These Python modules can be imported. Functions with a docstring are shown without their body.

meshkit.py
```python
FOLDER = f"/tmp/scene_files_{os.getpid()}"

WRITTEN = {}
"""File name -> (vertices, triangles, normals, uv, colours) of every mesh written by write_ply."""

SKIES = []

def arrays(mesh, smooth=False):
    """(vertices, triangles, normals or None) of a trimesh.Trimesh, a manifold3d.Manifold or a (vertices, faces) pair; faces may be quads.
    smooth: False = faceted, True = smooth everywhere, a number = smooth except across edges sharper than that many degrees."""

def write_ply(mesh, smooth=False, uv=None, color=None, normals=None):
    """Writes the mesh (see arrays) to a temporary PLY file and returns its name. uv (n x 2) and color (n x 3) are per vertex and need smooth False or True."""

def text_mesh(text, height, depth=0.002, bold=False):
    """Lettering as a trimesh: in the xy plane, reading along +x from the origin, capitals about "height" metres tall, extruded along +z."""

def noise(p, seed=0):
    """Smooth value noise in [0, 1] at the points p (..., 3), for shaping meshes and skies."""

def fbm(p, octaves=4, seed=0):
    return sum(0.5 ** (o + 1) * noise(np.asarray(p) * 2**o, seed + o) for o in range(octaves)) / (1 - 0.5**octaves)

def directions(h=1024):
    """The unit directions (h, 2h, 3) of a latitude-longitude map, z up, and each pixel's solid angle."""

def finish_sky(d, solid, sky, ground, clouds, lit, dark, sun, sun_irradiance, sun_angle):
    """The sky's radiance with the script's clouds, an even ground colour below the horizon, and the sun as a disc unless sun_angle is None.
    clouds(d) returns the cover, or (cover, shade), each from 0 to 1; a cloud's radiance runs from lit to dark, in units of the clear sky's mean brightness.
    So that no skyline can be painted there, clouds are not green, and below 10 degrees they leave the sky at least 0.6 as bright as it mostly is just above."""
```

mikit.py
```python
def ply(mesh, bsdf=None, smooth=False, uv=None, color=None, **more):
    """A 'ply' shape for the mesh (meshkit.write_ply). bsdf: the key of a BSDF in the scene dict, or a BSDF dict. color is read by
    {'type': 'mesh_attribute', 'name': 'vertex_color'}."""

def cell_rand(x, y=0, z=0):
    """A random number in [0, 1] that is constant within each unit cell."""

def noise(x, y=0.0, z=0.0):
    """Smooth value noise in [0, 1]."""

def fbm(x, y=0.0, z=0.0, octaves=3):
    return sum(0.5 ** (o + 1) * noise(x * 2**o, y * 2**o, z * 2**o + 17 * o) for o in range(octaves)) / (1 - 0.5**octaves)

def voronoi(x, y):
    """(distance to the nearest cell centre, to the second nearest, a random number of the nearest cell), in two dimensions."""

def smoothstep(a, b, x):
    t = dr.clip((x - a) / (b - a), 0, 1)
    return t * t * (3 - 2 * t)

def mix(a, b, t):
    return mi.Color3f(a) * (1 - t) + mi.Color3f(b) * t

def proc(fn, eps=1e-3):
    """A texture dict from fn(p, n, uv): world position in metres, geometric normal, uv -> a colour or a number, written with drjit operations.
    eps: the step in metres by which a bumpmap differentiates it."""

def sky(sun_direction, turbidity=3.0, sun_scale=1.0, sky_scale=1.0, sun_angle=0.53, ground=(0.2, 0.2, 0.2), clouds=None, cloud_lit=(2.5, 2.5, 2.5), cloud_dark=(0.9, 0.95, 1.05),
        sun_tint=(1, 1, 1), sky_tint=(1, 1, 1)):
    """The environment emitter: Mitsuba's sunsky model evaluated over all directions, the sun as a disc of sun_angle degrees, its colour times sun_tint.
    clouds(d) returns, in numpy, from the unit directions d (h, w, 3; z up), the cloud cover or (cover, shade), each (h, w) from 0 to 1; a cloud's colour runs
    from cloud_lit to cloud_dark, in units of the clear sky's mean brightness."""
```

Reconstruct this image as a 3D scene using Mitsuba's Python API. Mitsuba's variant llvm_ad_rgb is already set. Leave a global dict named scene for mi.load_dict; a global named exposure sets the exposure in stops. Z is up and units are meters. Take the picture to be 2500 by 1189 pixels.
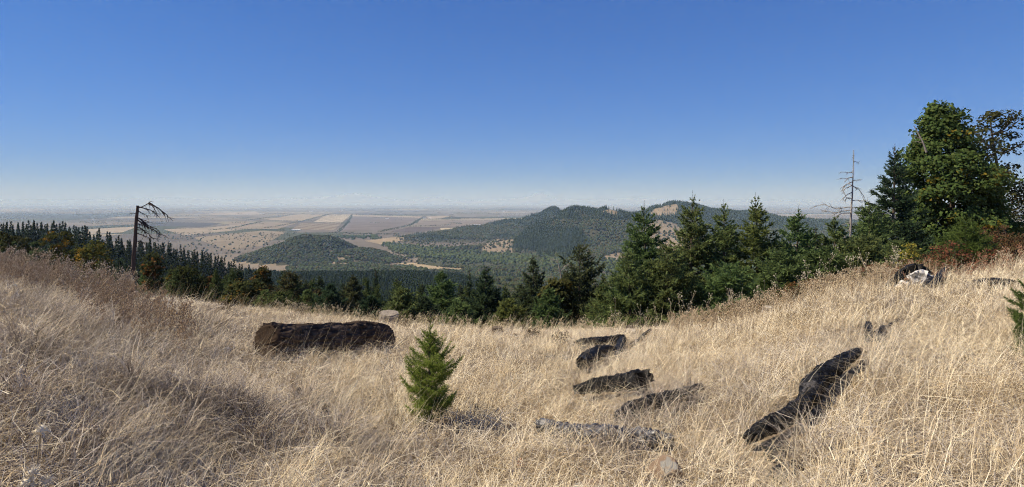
import math, random
import numpy as np
import drjit as dr
import mitsuba as mi
import mikit, meshkit
from mikit import proc, noise, fbm, voronoi, cell_rand, smoothstep, mix
from scipy.spatial import cKDTree
from scipy.interpolate import RBFInterpolator, PchipInterpolator

# ------------------------------------------------------------------ camera, sky, exposure
W0, H0, FPX, HOR, EYE = 2500.0, 1189.0, 1364.0, 494.0, 1.6
T = mi.ScalarTransform4f
scene, labels = {}, {}
exposure = 2.15
SUN = (-math.cos(math.radians(50)) * math.sin(math.radians(96)), math.cos(math.radians(50)) * math.cos(math.radians(96)), math.sin(math.radians(50)))
scene['sky'] = mikit.sky(SUN, turbidity=2.4, ground=(0.16, 0.14, 0.11), sky_scale=0.38, sky_tint=(0.26, 0.90, 1.98), sun_tint=(0.95, 1.0, 1.02))
scene['haze_air'] = {'type': 'homogeneous', 'albedo': {'type': 'rgb', 'value': [0.77, 0.925, 0.99]},
                     'sigma_t': {'type': 'rgb', 'value': [4.5e-5, 5.2e-5, 6.3e-5]}}
scene['camera'] = {'type': 'perspective', 'fov': math.degrees(2 * math.atan(W0 / 2 / FPX)), 'fov_axis': 'x', 'near_clip': 0.05, 'far_clip': 4.0e5,
                   'principal_point_offset_y': (H0 / 2 - HOR) / H0,
                   'to_world': T().look_at(origin=[0, 0, EYE], target=[0, 1, EYE], up=[0, 0, 1]),
                   'medium': {'type': 'ref', 'id': 'haze_air'}}
scene['haze'] = {'type': 'cube', 'to_world': T().translate([0, 0, 375]).scale([170000, 170000, 650]), 'bsdf': {'type': 'null'},
                 'interior': {'type': 'ref', 'id': 'haze_air'}}
labels['haze'] = {'label': 'pale blue haze hanging over the far plain', 'category': 'haze', 'kind': 'stuff'}

# ------------------------------------------------------------------ helpers
taken = {}


def numbered(name):
    n = taken.get(name, -1) + 1
    taken[name] = n
    return name if n == 0 else f'{name}_{n:03d}'


def thing(name, label, cat, group=None, kind=None):
    key = numbered(name)
    labels[key] = {'label': label, 'category': cat}
    if group:
        labels[key]['group'] = group
    if kind:
        labels[key]['kind'] = kind
    return key


def structure(name, label):
    key = numbered(name)
    labels[key] = {'label': label, 'category': name.replace('_', ' '), 'kind': 'structure'}
    return key


def part(parent, name, shape, M=None, label=None):
    key = numbered(parent + '__' + name)
    scene[key] = shape if M is None else {**shape, 'to_world': M}
    if label:
        labels[key] = {'label': label}
    elif name == 'branches':
        labels[key] = {'kind': 'stuff'}
    return key


def merge(meshes):
    V, F, C, at = [], [], [], 0
    for m in meshes:
        V.append(m[0]); F.append(np.asarray(m[1]) + at); at += len(m[0])
        if len(m) > 2:
            C.append(m[2])
    return (np.vstack(V), np.vstack(F), np.vstack(C)) if C else (np.vstack(V), np.vstack(F))


def shape(m, bsdf, smooth=False):
    return mikit.ply((m[0], m[1]), bsdf, smooth, color=m[2] if len(m) > 2 else None)


def unit(v):
    return v / (np.linalg.norm(v, axis=-1, keepdims=True) + 1e-12)


def tube(points, radii, sides=8, cap=True):
    p = np.asarray(points, float)
    n = len(p)
    r = np.broadcast_to(np.asarray(radii, float), (n,))
    t = unit(np.gradient(p, axis=0))
    a = np.cross(t, np.where(np.abs(t[:, 2:]) < 0.9, [0, 0, 1.0], [1.0, 0, 0]))
    a = unit(a)
    for i in range(1, n):                                   # carry the frame along
        a[i] = a[i - 1] - t[i] * (a[i - 1] @ t[i])
        a[i] /= np.linalg.norm(a[i]) + 1e-12
    b = np.cross(t, a)
    ang = np.arange(sides) * 2 * np.pi / sides
    V = (p[:, None] + r[:, None, None] * (np.cos(ang)[None, :, None] * a[:, None] + np.sin(ang)[None, :, None] * b[:, None])).reshape(-1, 3)
    i, j = np.meshgrid(np.arange(n - 1), np.arange(sides), indexing='ij')
    q = np.stack([i * sides + j, i * sides + (j + 1) % sides, (i + 1) * sides + (j + 1) % sides, (i + 1) * sides + j], -1).reshape(-1, 4)
    F = np.vstack([q[:, [0, 1, 2]], q[:, [0, 2, 3]]])
    if cap:
        V = np.vstack([V, p[:1], p[-1:]])
        k = np.arange(sides)
        F = np.vstack([F, np.stack([k * 0 + len(V) - 2, (k + 1) % sides, k], 1), np.stack([k * 0 + len(V) - 1, (n - 1) * sides + k, (n - 1) * sides + (k + 1) % sides], 1)])
    return V, F


def nz(p, seed=0, octaves=3):
    p = np.asarray(p, float)
    return sum(0.5 ** (o + 1) * meshkit.noise(p * 2 ** o, seed + o) for o in range(octaves)) / (1 - 0.5 ** octaves)


def nz2(x, y, scale, seed=0, octaves=3):
    x, y = np.broadcast_arrays(np.asarray(x, float), np.asarray(y, float))
    return nz(np.stack([x / scale, y / scale, x * 0 + 0.37], -1), seed, octaves)


def sst(a, b, x):
    t = np.clip((np.asarray(x, float) - a) / (b - a), 0, 1)
    return t * t * (3 - 2 * t)


def scatter(base, pos, scale, rot, colors=None, tilt=None):
    """Copies of one small mesh (vertices, faces) as one mesh; scale (n,) or (n,3)."""
    V, F = base
    n = len(pos)
    sc = np.broadcast_to(scale if np.ndim(scale) == 2 else np.asarray(scale)[:, None], (n, 3))
    L = V[None] * sc[:, None]
    c, s = np.cos(rot)[:, None], np.sin(rot)[:, None]
    P = np.stack([L[..., 0] * c - L[..., 1] * s, L[..., 0] * s + L[..., 1] * c, L[..., 2]], -1) + pos[:, None]
    Fs = (F[None] + (np.arange(n) * len(V))[:, None, None]).reshape(-1, 3)
    out = (P.reshape(-1, 3), Fs)
    return out + (np.repeat(colors, len(V), 0),) if colors is not None else out


# ------------------------------------------------------------------ terrain
FLOOR = -230.0
# the near crest: direction (as 1250 + 1364 x/y), how far below eye level the crest lies, distance of the crest
_k = np.array([(-1500, 640, 12), (-400, 655, 10.5), (0, 668, 10.5), (120, 686, 10.5), (200, 702, 11.5), (330, 720, 13.5), (420, 728, 16), (600, 750, 20), (800, 772, 20), (1000, 790, 20),
               (1300, 805, 19), (1560, 802, 18.5), (1700, 788, 18), (1850, 755, 18), (2000, 712, 18), (2100, 684, 19), (2200, 670, 20), (2300, 658, 22), (2400, 641, 24),
               (2500, 626, 24), (2900, 596, 24), (4000, 580, 22)], float)
_th = np.arctan((_k[:, 0] - 1250) / FPX)
_dep = (_k[:, 1] - HOR) / FPX + 0.20 / _k[:, 2]
_thp = np.concatenate([[-math.pi], _th, [math.pi]])
_fd = PchipInterpolator(_thp, np.concatenate([[0.1], _dep, [0.1]]))
_fy = PchipInterpolator(_thp, np.concatenate([[16], _k[:, 2], [16]]))

RB = []
for d, row in ((60, (-8, -14, -15, -17, -18, -19, -18, -14, -8, -3, 5)), (150, (-22, -26, -31, -38, -45, -48, -46, -38, -24, -7, 12)),
               (400, (-38, -44, -52, -76, -98, -105, -108, -95, -66, -30, 0)), (700, (-90, -98, -108, -118, -124, -134, -142, -135, -110, -70, -30)),
               (1100, (-172, -176, -176, -150, -141, -160, -182, -182, -165, -130, -60)), (1650, (-220, -226, -228, -224, -215, -222, -226, -222, -212, -190, -100)),
               (2300, (-230, -230, -230, -230, -230, -230, -230, -228, -225, -220, -200)), (6000, (-230,) * 11)):
    RB += [(p, d, z) for p, z in zip((-900, 0, 300, 600, 900, 1250, 1600, 1900, 2200, 2500, 3400), row)]
RB = np.array(RB, float)
_rbf = RBFInterpolator(np.stack([(RB[:, 0] - 1250) / FPX * 1.3, np.log(RB[:, 1])], 1), RB[:, 2], kernel='linear', smoothing=0.02)
# hills of the middle distance: direction, distance, ground height of the top, half widths across and along
HILLS = np.array([(745, 2300, -142, 118, 150), (800, 2330, -148, 85, 140), (690, 2300, -176, 90, 140), (885, 2260, -186, 75, 120), (640, 2330, -222, 80, 110), (925, 2200, -220, 80, 110),
                  (1390, 2950, -60, 110, 330), (1405, 2960, -52, 105, 220), (1338, 2930, -112, 130, 260), (1432, 2950, -58, 100, 360), (1458, 2980, -62, 150, 380), (1487, 3050, -47, 85, 220), (1510, 3050, -66, 160, 420), (1570, 3250, -72, 230, 460), (1290, 2950, -185, 150, 200),
                  (1358, 4050, -62, 80, 300), (1345, 4050, -56, 110, 300), (1315, 4000, -90, 150, 300), (1250, 3900, -135, 230, 300), (1160, 3700, -168, 240, 260), (1090, 3500, -190, 200, 200), (1480, 4100, -52, 150, 300),
                  (1648, 3800, -10, 150, 300), (1610, 3750, -34, 150, 300), (1690, 3820, -24, 190, 350), (1750, 3900, -58, 220, 400), (1830, 3900, -76, 260, 450), (1930, 3900, -118, 300, 500),
                  (2050, 3800, -135, 350, 500), (2250, 3600, -140, 420, 600), (1640, 2900, -142, 260, 330), (1720, 2500, -160, 260, 300),
                  (1240, 2750, -205, 130, 160), (1150, 2650, -212, 130, 90), (1420, 2150, -200, 160, 160), (1500, 2300, -185, 150, 160), (1100, 7600, -195, 130, 110), (1135, 7700, -200, 260, 120)], float)
HX = (HILLS[:, 0] - 1250) / FPX * HILLS[:, 1]
HY = HILLS[:, 1]


def ground(x, y, rough=True):
    x, y = np.broadcast_arrays(np.asarray(x, float), np.asarray(y, float))
    shp = x.shape
    x, y = x.ravel(), y.ravel()
    r = np.hypot(x, y)
    th = np.arctan2(x, y)
    d = r * np.maximum(np.cos(th), 0.62)
    dep, yc = _fd(th), _fy(th)
    a, b = dep - 3.2 / yc, 1.6 / yc ** 2
    dl = np.maximum((0.36 - a) / (2 * b), 0)                   # where the slope has grown to 36 %
    zn = np.where(d < dl, -a * d - b * d * d, -a * dl - b * dl * dl - 0.36 * (d - dl))
    if rough:
        zn = zn + (nz2(x, y, 1.9, 3) - 0.5) * 0.34 * sst(1.5, 5, d) + (nz2(x, y, 0.55, 8) - 0.5) * 0.10
        zn = zn + 0.15 * np.exp(-((x + 2.35) ** 2 / 0.5 + (y - 4.55) ** 2 / 0.22))          # the big tussock's mound
        zn = zn + 0.12 * np.exp(-((x - 0.35) ** 2 / 0.2 + (y - 4.3) ** 2 / 0.1))
    z = zn.copy()
    far = d > 28
    if far.any():
        u, lf = np.clip(np.tan(np.clip(th[far], -0.98, 0.98)), -1.5, 1.5), np.log(np.clip(d[far], 30, 6000))
        zm = _rbf(np.stack([u * 1.3, lf], 1))
        xf, yf = x[far], y[far]
        g = np.zeros(len(xf))
        for hx, hy, (_, _, top, wx, wy) in zip(HX, HY, HILLS):
            g += (np.maximum(top - FLOOR, 0) * np.exp(-((xf - hx) / wx) ** 2 / 1.6 - ((yf - hy) / wy) ** 2 / 1.6)) ** 7
        g = g ** (1 / 7)
        zm = np.maximum(zm, FLOOR) + g * sst(1500, 2100, d[far])
        amp = sst(80, 600, d[far])
        if rough:
            zm = zm + ((nz2(xf, yf, 190, 21) - 0.5) * 40 + (nz2(xf, yf, 60, 27) - 0.5) * 10) * amp * np.clip((zm - FLOOR) / 40, 0, 1) + (nz2(xf, yf, 12, 5) - 0.5) * 1.5 * sst(35, 90, d[far]) * np.clip((zm - FLOOR) / 10, 0, 1)
        w = sst(30, 70, d[far])
        z[far] = zn[far] * (1 - w) + zm * w
    return z.reshape(shp)


def project(p):
    return 1250 + FPX * p[..., 0] / p[..., 1], HOR - FPX * (p[..., 2] - EYE) / p[..., 1]


_ys = np.concatenate([np.linspace(1.2, 30, 1500)])


def gp(px, py):
    """The near ground's point seen in the direction (px, py)."""
    u, v = (px - 1250) / FPX, (py - HOR) / FPX
    z = ground(u * _ys, _ys)
    hit = np.nonzero(EYE - v * _ys <= z)[0]
    y = _ys[hit[0]] if len(hit) else 18.0
    return np.array([u * y, y, float(ground(u * y, y))])


def at(px, py, y):
    return np.array([(px - 1250) / FPX * y, y, EYE - (py - HOR) / FPX * y])


def polar(th, r):
    TH, R = np.meshgrid(th, r, indexing='ij')
    x, y = R * np.sin(TH), R * np.cos(TH)
    V = np.stack([x, y, ground(x, y)], -1).reshape(-1, 3)
    n, m = TH.shape
    i, j = np.meshgrid(np.arange(n - 1), np.arange(m - 1), indexing='ij')
    q = np.stack([i * m + j, i * m + j + 1, (i + 1) * m + j + 1, (i + 1) * m + j], -1).reshape(-1, 4)
    return V, np.vstack([q[:, [0, 2, 1]], q[:, [0, 3, 2]]])


# ------------------------------------------------------------------ materials
def diffuse(fn):
    return {'type': 'twosided', 'bsdf': {'type': 'diffuse', 'reflectance': proc(fn)}}


VC = {'type': 'mesh_attribute', 'name': 'vertex_color'}
scene['grass_mat'] = {'type': 'twosided', 'bsdf': {'type': 'diffuse', 'reflectance': VC}}
scene['matte_mat'] = {'type': 'twosided', 'bsdf': {'type': 'diffuse', 'reflectance': VC}}
scene['leaf_mat'] = {'type': 'principledthin', 'base_color': VC, 'roughness': 0.55, 'diff_trans': 0.7, 'spec_trans': 0.0, 'eta': 1.35}
scene['sapling_mat'] = {'type': 'principledthin', 'base_color': VC, 'roughness': 0.55, 'diff_trans': 1.0, 'spec_trans': 0.0, 'eta': 1.3}
scene['needle_mat'] = {'type': 'principledthin', 'base_color': VC, 'roughness': 0.6, 'diff_trans': 0.8, 'spec_trans': 0.0, 'eta': 1.3}


def thatch(p, n, uv):
    a = fbm(p.x * 1.3, p.y * 1.3, 0.3, 3)
    b = noise(p.x * 70, p.y * 22, p.z * 30)
    c = noise(p.x * 19, p.y * 61, 3.0)
    col = mix((0.20, 0.155, 0.105), (0.40, 0.315, 0.20), smoothstep(0.3, 0.7, a) * 0.6 + 0.4 * b)
    return col * (0.65 + 0.5 * c)


scene['thatch_mat'] = {'type': 'twosided', 'bsdf': {'type': 'bumpmap', 'scale': 0.02, 'texture': proc(lambda p, n, uv: noise(p.x * 60, p.y * 25, p.z * 30) + 0.5 * noise(p.x * 20, p.y * 50, 1.0)),
                                                    'bsdf': {'type': 'diffuse', 'reflectance': proc(thatch)}}}


def hillcol(p, n, uv):
    a = fbm(p.x / 90, p.y / 90, 0.5, 4)
    b = fbm(p.x / 14, p.y / 14, 1.5, 3)
    dry = mix((0.20, 0.155, 0.108), (0.31, 0.25, 0.17), b)
    brush = mix((0.045, 0.048, 0.030), (0.085, 0.078, 0.048), b)
    return mix(brush, dry, smoothstep(0.35, 0.6, uv.x + 0.5 * (a - 0.5)))


def plaincol(p, n, uv):
    ca, sa = math.cos(0.17), math.sin(0.17)
    wx, wy = p.x * ca + p.y * sa, -p.x * sa + p.y * ca
    row = dr.floor(wy / 900)
    k = cell_rand(row, 5.0, 1.0)
    cx = dr.floor(wx / (700 + 900 * k) + 7.3 * k)
    t = cell_rand(cx, row, 2.0)
    t2 = cell_rand(cx, row, 3.0)
    base = mix((0.125, 0.108, 0.092), (0.215, 0.18, 0.138), t)
    base = mix(base, (0.075, 0.08, 0.05), smoothstep(0.86, 0.9, t2))
    base = mix(base, (0.31, 0.26, 0.175), smoothstep(0.88, 0.9, t) * 0.7)
    f = fbm(p.x / 210, p.y / 210, 0.1, 3)
    return base * (0.75 + 0.5 * f)


scene['hill_mat'] = diffuse(lambda p, n, uv: mix(hillcol(p, n, uv), plaincol(p, n, uv), smoothstep(-221, -228, p.z)))
scene['plain_mat'] = diffuse(plaincol)
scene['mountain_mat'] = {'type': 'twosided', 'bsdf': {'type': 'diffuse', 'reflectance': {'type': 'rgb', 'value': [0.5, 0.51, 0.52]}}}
def checks(p):
    a, b, _ = voronoi((p.x + 0.6 * p.z) * 34, (p.y + 0.6 * p.z) * 34)
    return smoothstep(0.02, 0.22, b - a)


def charcol(p, n, uv):
    c = mix((0.008, 0.008, 0.008), (0.05, 0.047, 0.044), smoothstep(0.5, 0.8, fbm(p.x * 14, p.y * 14, p.z * 14, 3)))
    c = mix(c, (0.15, 0.14, 0.13), 0.7 * smoothstep(0.64, 0.74, fbm(p.x * 5 + 3, p.y * 5, p.z * 5, 3)))
    return mix((0.004, 0.004, 0.004), c, checks(p))


scene['char_mat'] = {'type': 'bumpmap', 'scale': 0.012, 'texture': proc(lambda p, n, uv: checks(p)),
                     'bsdf': {'type': 'principled', 'base_color': proc(charcol), 'roughness': 0.48, 'specular': 0.25}}
scene['silver_char_mat'] = {'type': 'principled', 'base_color': proc(lambda p, n, uv: mix((0.03, 0.03, 0.031), (0.17, 0.168, 0.165), smoothstep(0.35, 0.75, fbm(p.x * 20, p.y * 20, p.z * 20, 3)))),
                             'roughness': 0.36, 'specular': 0.5}


def bark(p, n, uv):
    a = fbm(p.x * 6, p.y * 22, p.z * 22, 3)
    b = noise(p.x * 3, p.y * 3, p.z * 3)
    c = mix((0.024, 0.018, 0.015), (0.17, 0.125, 0.095), a * a * 1.4)
    return mix(c, (0.13, 0.12, 0.095), smoothstep(0.72, 0.8, fbm(p.x * 9, p.y * 9, p.z * 9, 2)) * 0.5) * (0.7 + 0.5 * b)


scene['bark_mat'] = diffuse(bark)
scene['trunk_mat'] = diffuse(lambda p, n, uv: mix((0.07, 0.055, 0.04), (0.17, 0.14, 0.11), fbm(p.x * 14, p.y * 14, p.z * 3, 3)))
scene['snag_dark_mat'] = diffuse(lambda p, n, uv: mix((0.035, 0.028, 0.026), (0.11, 0.085, 0.075), fbm(p.x * 20, p.y * 20, p.z * 4, 3)))
scene['snag_pale_mat'] = diffuse(lambda p, n, uv: mix((0.20, 0.175, 0.15), (0.46, 0.42, 0.37), fbm(p.x * 12, p.y * 12, p.z * 3, 3)))
scene['pale_wood_mat'] = diffuse(lambda p, n, uv: mix((0.22, 0.19, 0.155), (0.50, 0.45, 0.38), fbm(p.x * 30, p.y * 30, p.z * 12, 3)))


def rock(p, n, uv):
    a = fbm(p.x * 7, p.y * 7, p.z * 7, 4)
    c = mix((0.20, 0.135, 0.09), (0.40, 0.31, 0.225), a)
    return mix(c, (0.30, 0.29, 0.26), smoothstep(0.55, 0.7, fbm(p.x * 16 + 9, p.y * 16, p.z * 16, 3)))


scene['rock_mat'] = diffuse(rock)
scene['red_rock_mat'] = diffuse(lambda p, n, uv: mix((0.27, 0.11, 0.06), (0.46, 0.25, 0.15), fbm(p.x * 22, p.y * 22, p.z * 22, 3)))
scene['grey_rock_mat'] = diffuse(lambda p, n, uv: mix((0.20, 0.19, 0.18), (0.42, 0.40, 0.38), fbm(p.x * 12, p.y * 12, p.z * 12, 3)))

# ------------------------------------------------------------------ the land
def inpoly(px, py, poly):
    """Whether points lie in a polygon, vectorised."""
    res = np.zeros(len(px), bool)
    q = np.asarray(poly, float)
    for (x0, y0), (x1, y1) in zip(q, np.roll(q, -1, 0)):
        res ^= ((y0 > py) != (y1 > py)) & (px < (x1 - x0) * (py - y0) / (y1 - y0 + 1e-12) + x0)
    return res


BALD = [[(1575, 528), (1600, 508), (1652, 497), (1660, 512), (1640, 527), (1610, 535)], [(1462, 521), (1490, 507), (1512, 514), (1508, 524)], [(1560, 560), (1600, 535), (1650, 545), (1720, 590), (1700, 640), (1610, 620)],
        [(1175, 600), (1215, 583), (1255, 585), (1250, 625), (1200, 640)], [(1470, 625), (1510, 615), (1560, 640), (1520, 680)], [(775, 598), (810, 590), (862, 606), (880, 640), (800, 636)]]
rad = math.radians
th_near = np.concatenate([np.linspace(-180, -56, 40)[:-1], np.linspace(-56, 56, 300), np.linspace(56, 180, 40)[1:]])
R_NEAR, R_MID = 90.0, 9000.0
near_r = np.concatenate([[0.3, 0.7], np.geomspace(1.1, R_NEAR, 165)])
key = structure('ground', 'hilltop of dry straw coloured turf that falls away to the valley')
scene[key] = shape(polar(np.radians(th_near), near_r), 'thatch_mat', True)
key = structure('hills', 'wooded hills and valley below the meadow')
V, F = polar(np.radians(th_near), np.geomspace(R_NEAR, R_MID, 260))
_front = V[:, 1] > 50
_px, _py = project(np.where(_front[:, None], V, [0, 1, 0]))
dry = np.where(_front & (V[:, 2] < FLOOR + 9), 0.75, 0.12)
for k, b in enumerate(BALD):
    if k == 0:
        dry = np.where(_front & (_px > 860) & (_px < 1700) & (V[:, 1] < 3600) & (V[:, 1] > 1300), 0.25, dry)
    dry = np.where(_front & inpoly(_px, _py, b) & (V[:, 1] > 1500), 0.8 if k != 5 else 0.5, dry)
scene[key] = mikit.ply((V, F), 'hill_mat', True, uv=np.column_stack([dry, dry]))
key = structure('plain', 'wide flat farmland plain that runs to the horizon')
scene[key] = shape(polar(np.radians(th_near), np.geomspace(R_MID, 24000, 40)), 'plain_mat', True)
scene['far_plain_mat'] = diffuse(lambda p, n, uv: mix((0.20, 0.18, 0.15), (0.30, 0.265, 0.21), smoothstep(0.3, 0.7, noise(p.x / 5200, p.y / 7000, 0.5))))
key = structure('plain', 'farthest hazy part of the plain below the horizon')
scene[key] = shape(polar(np.radians(th_near), np.geomspace(24000, 120000, 40)), 'far_plain_mat', True)

mx = np.linspace(-105000, 105000, 420)
my = np.linspace(54000, 68000, 20)
MX, MY = np.meshgrid(mx, my, indexing='ij')
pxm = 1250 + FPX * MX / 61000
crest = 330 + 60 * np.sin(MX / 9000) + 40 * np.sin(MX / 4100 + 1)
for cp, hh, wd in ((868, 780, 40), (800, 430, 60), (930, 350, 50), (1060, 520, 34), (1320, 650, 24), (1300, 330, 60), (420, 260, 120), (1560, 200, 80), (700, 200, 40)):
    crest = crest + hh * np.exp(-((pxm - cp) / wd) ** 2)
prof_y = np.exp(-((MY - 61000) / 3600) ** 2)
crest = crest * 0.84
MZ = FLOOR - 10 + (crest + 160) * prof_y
n, m = MX.shape
i, j = np.meshgrid(np.arange(n - 1), np.arange(m - 1), indexing='ij')
q = np.stack([i * m + j, (i + 1) * m + j, (i + 1) * m + j + 1, i * m + j + 1], -1).reshape(-1, 4)
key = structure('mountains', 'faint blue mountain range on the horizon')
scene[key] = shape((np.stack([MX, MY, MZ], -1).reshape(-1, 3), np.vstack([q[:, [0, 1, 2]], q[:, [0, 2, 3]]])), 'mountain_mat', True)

# fields that stand out on the plain
FIELDS = [('pale striped stubble field beside the long hedgerow', (0.42, 0.35, 0.25), [(802, 523.5), (857, 523.5), (835, 543), (765, 542)]),
          ('pale tan field left of the striped stubble field', (0.36, 0.29, 0.20), [(714, 525), (797, 523), (736, 539), (650, 537)]),
          ('broad grey brown ploughed field in the middle of the plain', (0.165, 0.135, 0.118), [(859, 528), (1033, 532), (997, 550), (919, 563), (830, 562), (849, 543)]),
          ('thin pale strip of stubble behind the grey brown field', (0.34, 0.27, 0.19), [(860, 524), (1030, 529), (1030, 531.5), (860, 527.5)]),
          ('tan field in front of the pale tan field', (0.25, 0.2, 0.145), [(560, 542), (727, 544), (677, 559), (560, 558)]),
          ('tan field below the striped stubble field', (0.24, 0.19, 0.135), [(735, 545), (834, 545), (814, 562), (712, 560)]),
          ('dark mauve ploughed field right of the diagonal hedgerow', (0.115, 0.092, 0.085), [(1003, 554), (1087, 555), (1020, 567), (955, 565)]),
          ('small bright straw strip near the spur of the hill', (0.42, 0.34, 0.22), [(1074, 557), (1166, 556), (1150, 563), (1077, 563)]),
          ('pale field beside the tree covered butte', (0.33, 0.265, 0.185), [(1039, 528), (1100, 527), (1104, 532), (1048, 534)]),
          ('bright straw field left of the far ridge end', (0.42, 0.35, 0.235), [(1225, 533), (1300, 532), (1285, 538), (1238, 537)]),
          ('wide mauve tan field behind the bright straw strip', (0.2, 0.162, 0.13), [(1020, 538), (1262, 538.5), (1160, 554), (1022, 551)]),
          ('long pale field behind the stand of conifers', (0.34, 0.28, 0.2), [(205, 560), (336, 553), (300, 567), (215, 572)]),
          ('pale field far out behind the leaning snag', (0.33, 0.27, 0.2), [(490, 519.5), (625, 517), (640, 524), (525, 525)]),
          ('dark slate ploughed field behind the leaning snag', (0.085, 0.078, 0.076), [(345, 540), (545, 545), (492, 554), (330, 550)]),
          ('light tan rolling field right of the leaning snag', (0.3, 0.245, 0.175), [(400, 560), (500, 556), (640, 543), (640, 556), (450, 575)]),
          ('tan pasture dotted with small oaks', (0.235, 0.19, 0.135), [(470, 580), (640, 563), (700, 566), (640, 600), (560, 612)]),
          ('thin pale field at the far left of the plain', (0.31, 0.26, 0.19), [(-80, 509), (124, 510), (86, 514), (-80, 516)]),
          ('dark field at the left of the plain', (0.08, 0.08, 0.07), [(-80, 519), (330, 524), (250, 534), (-80, 532)]),
          ('straw meadow in the valley beyond the plantation', (0.36, 0.285, 0.18), [(968, 645), (1010, 643), (1060, 652), (1137, 657), (1132, 663), (1050, 661)]),
          ('straw field between the river trees and the wooded knoll', (0.31, 0.245, 0.165), [(890, 588), (990, 577), (985, 590), (930, 597)])]
from shapely.geometry import Polygon, Point
import trimesh


def on_plain(px, py):
    d = (EYE - FLOOR - 0.9) / ((py - HOR) / FPX)
    return np.array([(px - 1250) / FPX * d, d])


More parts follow.
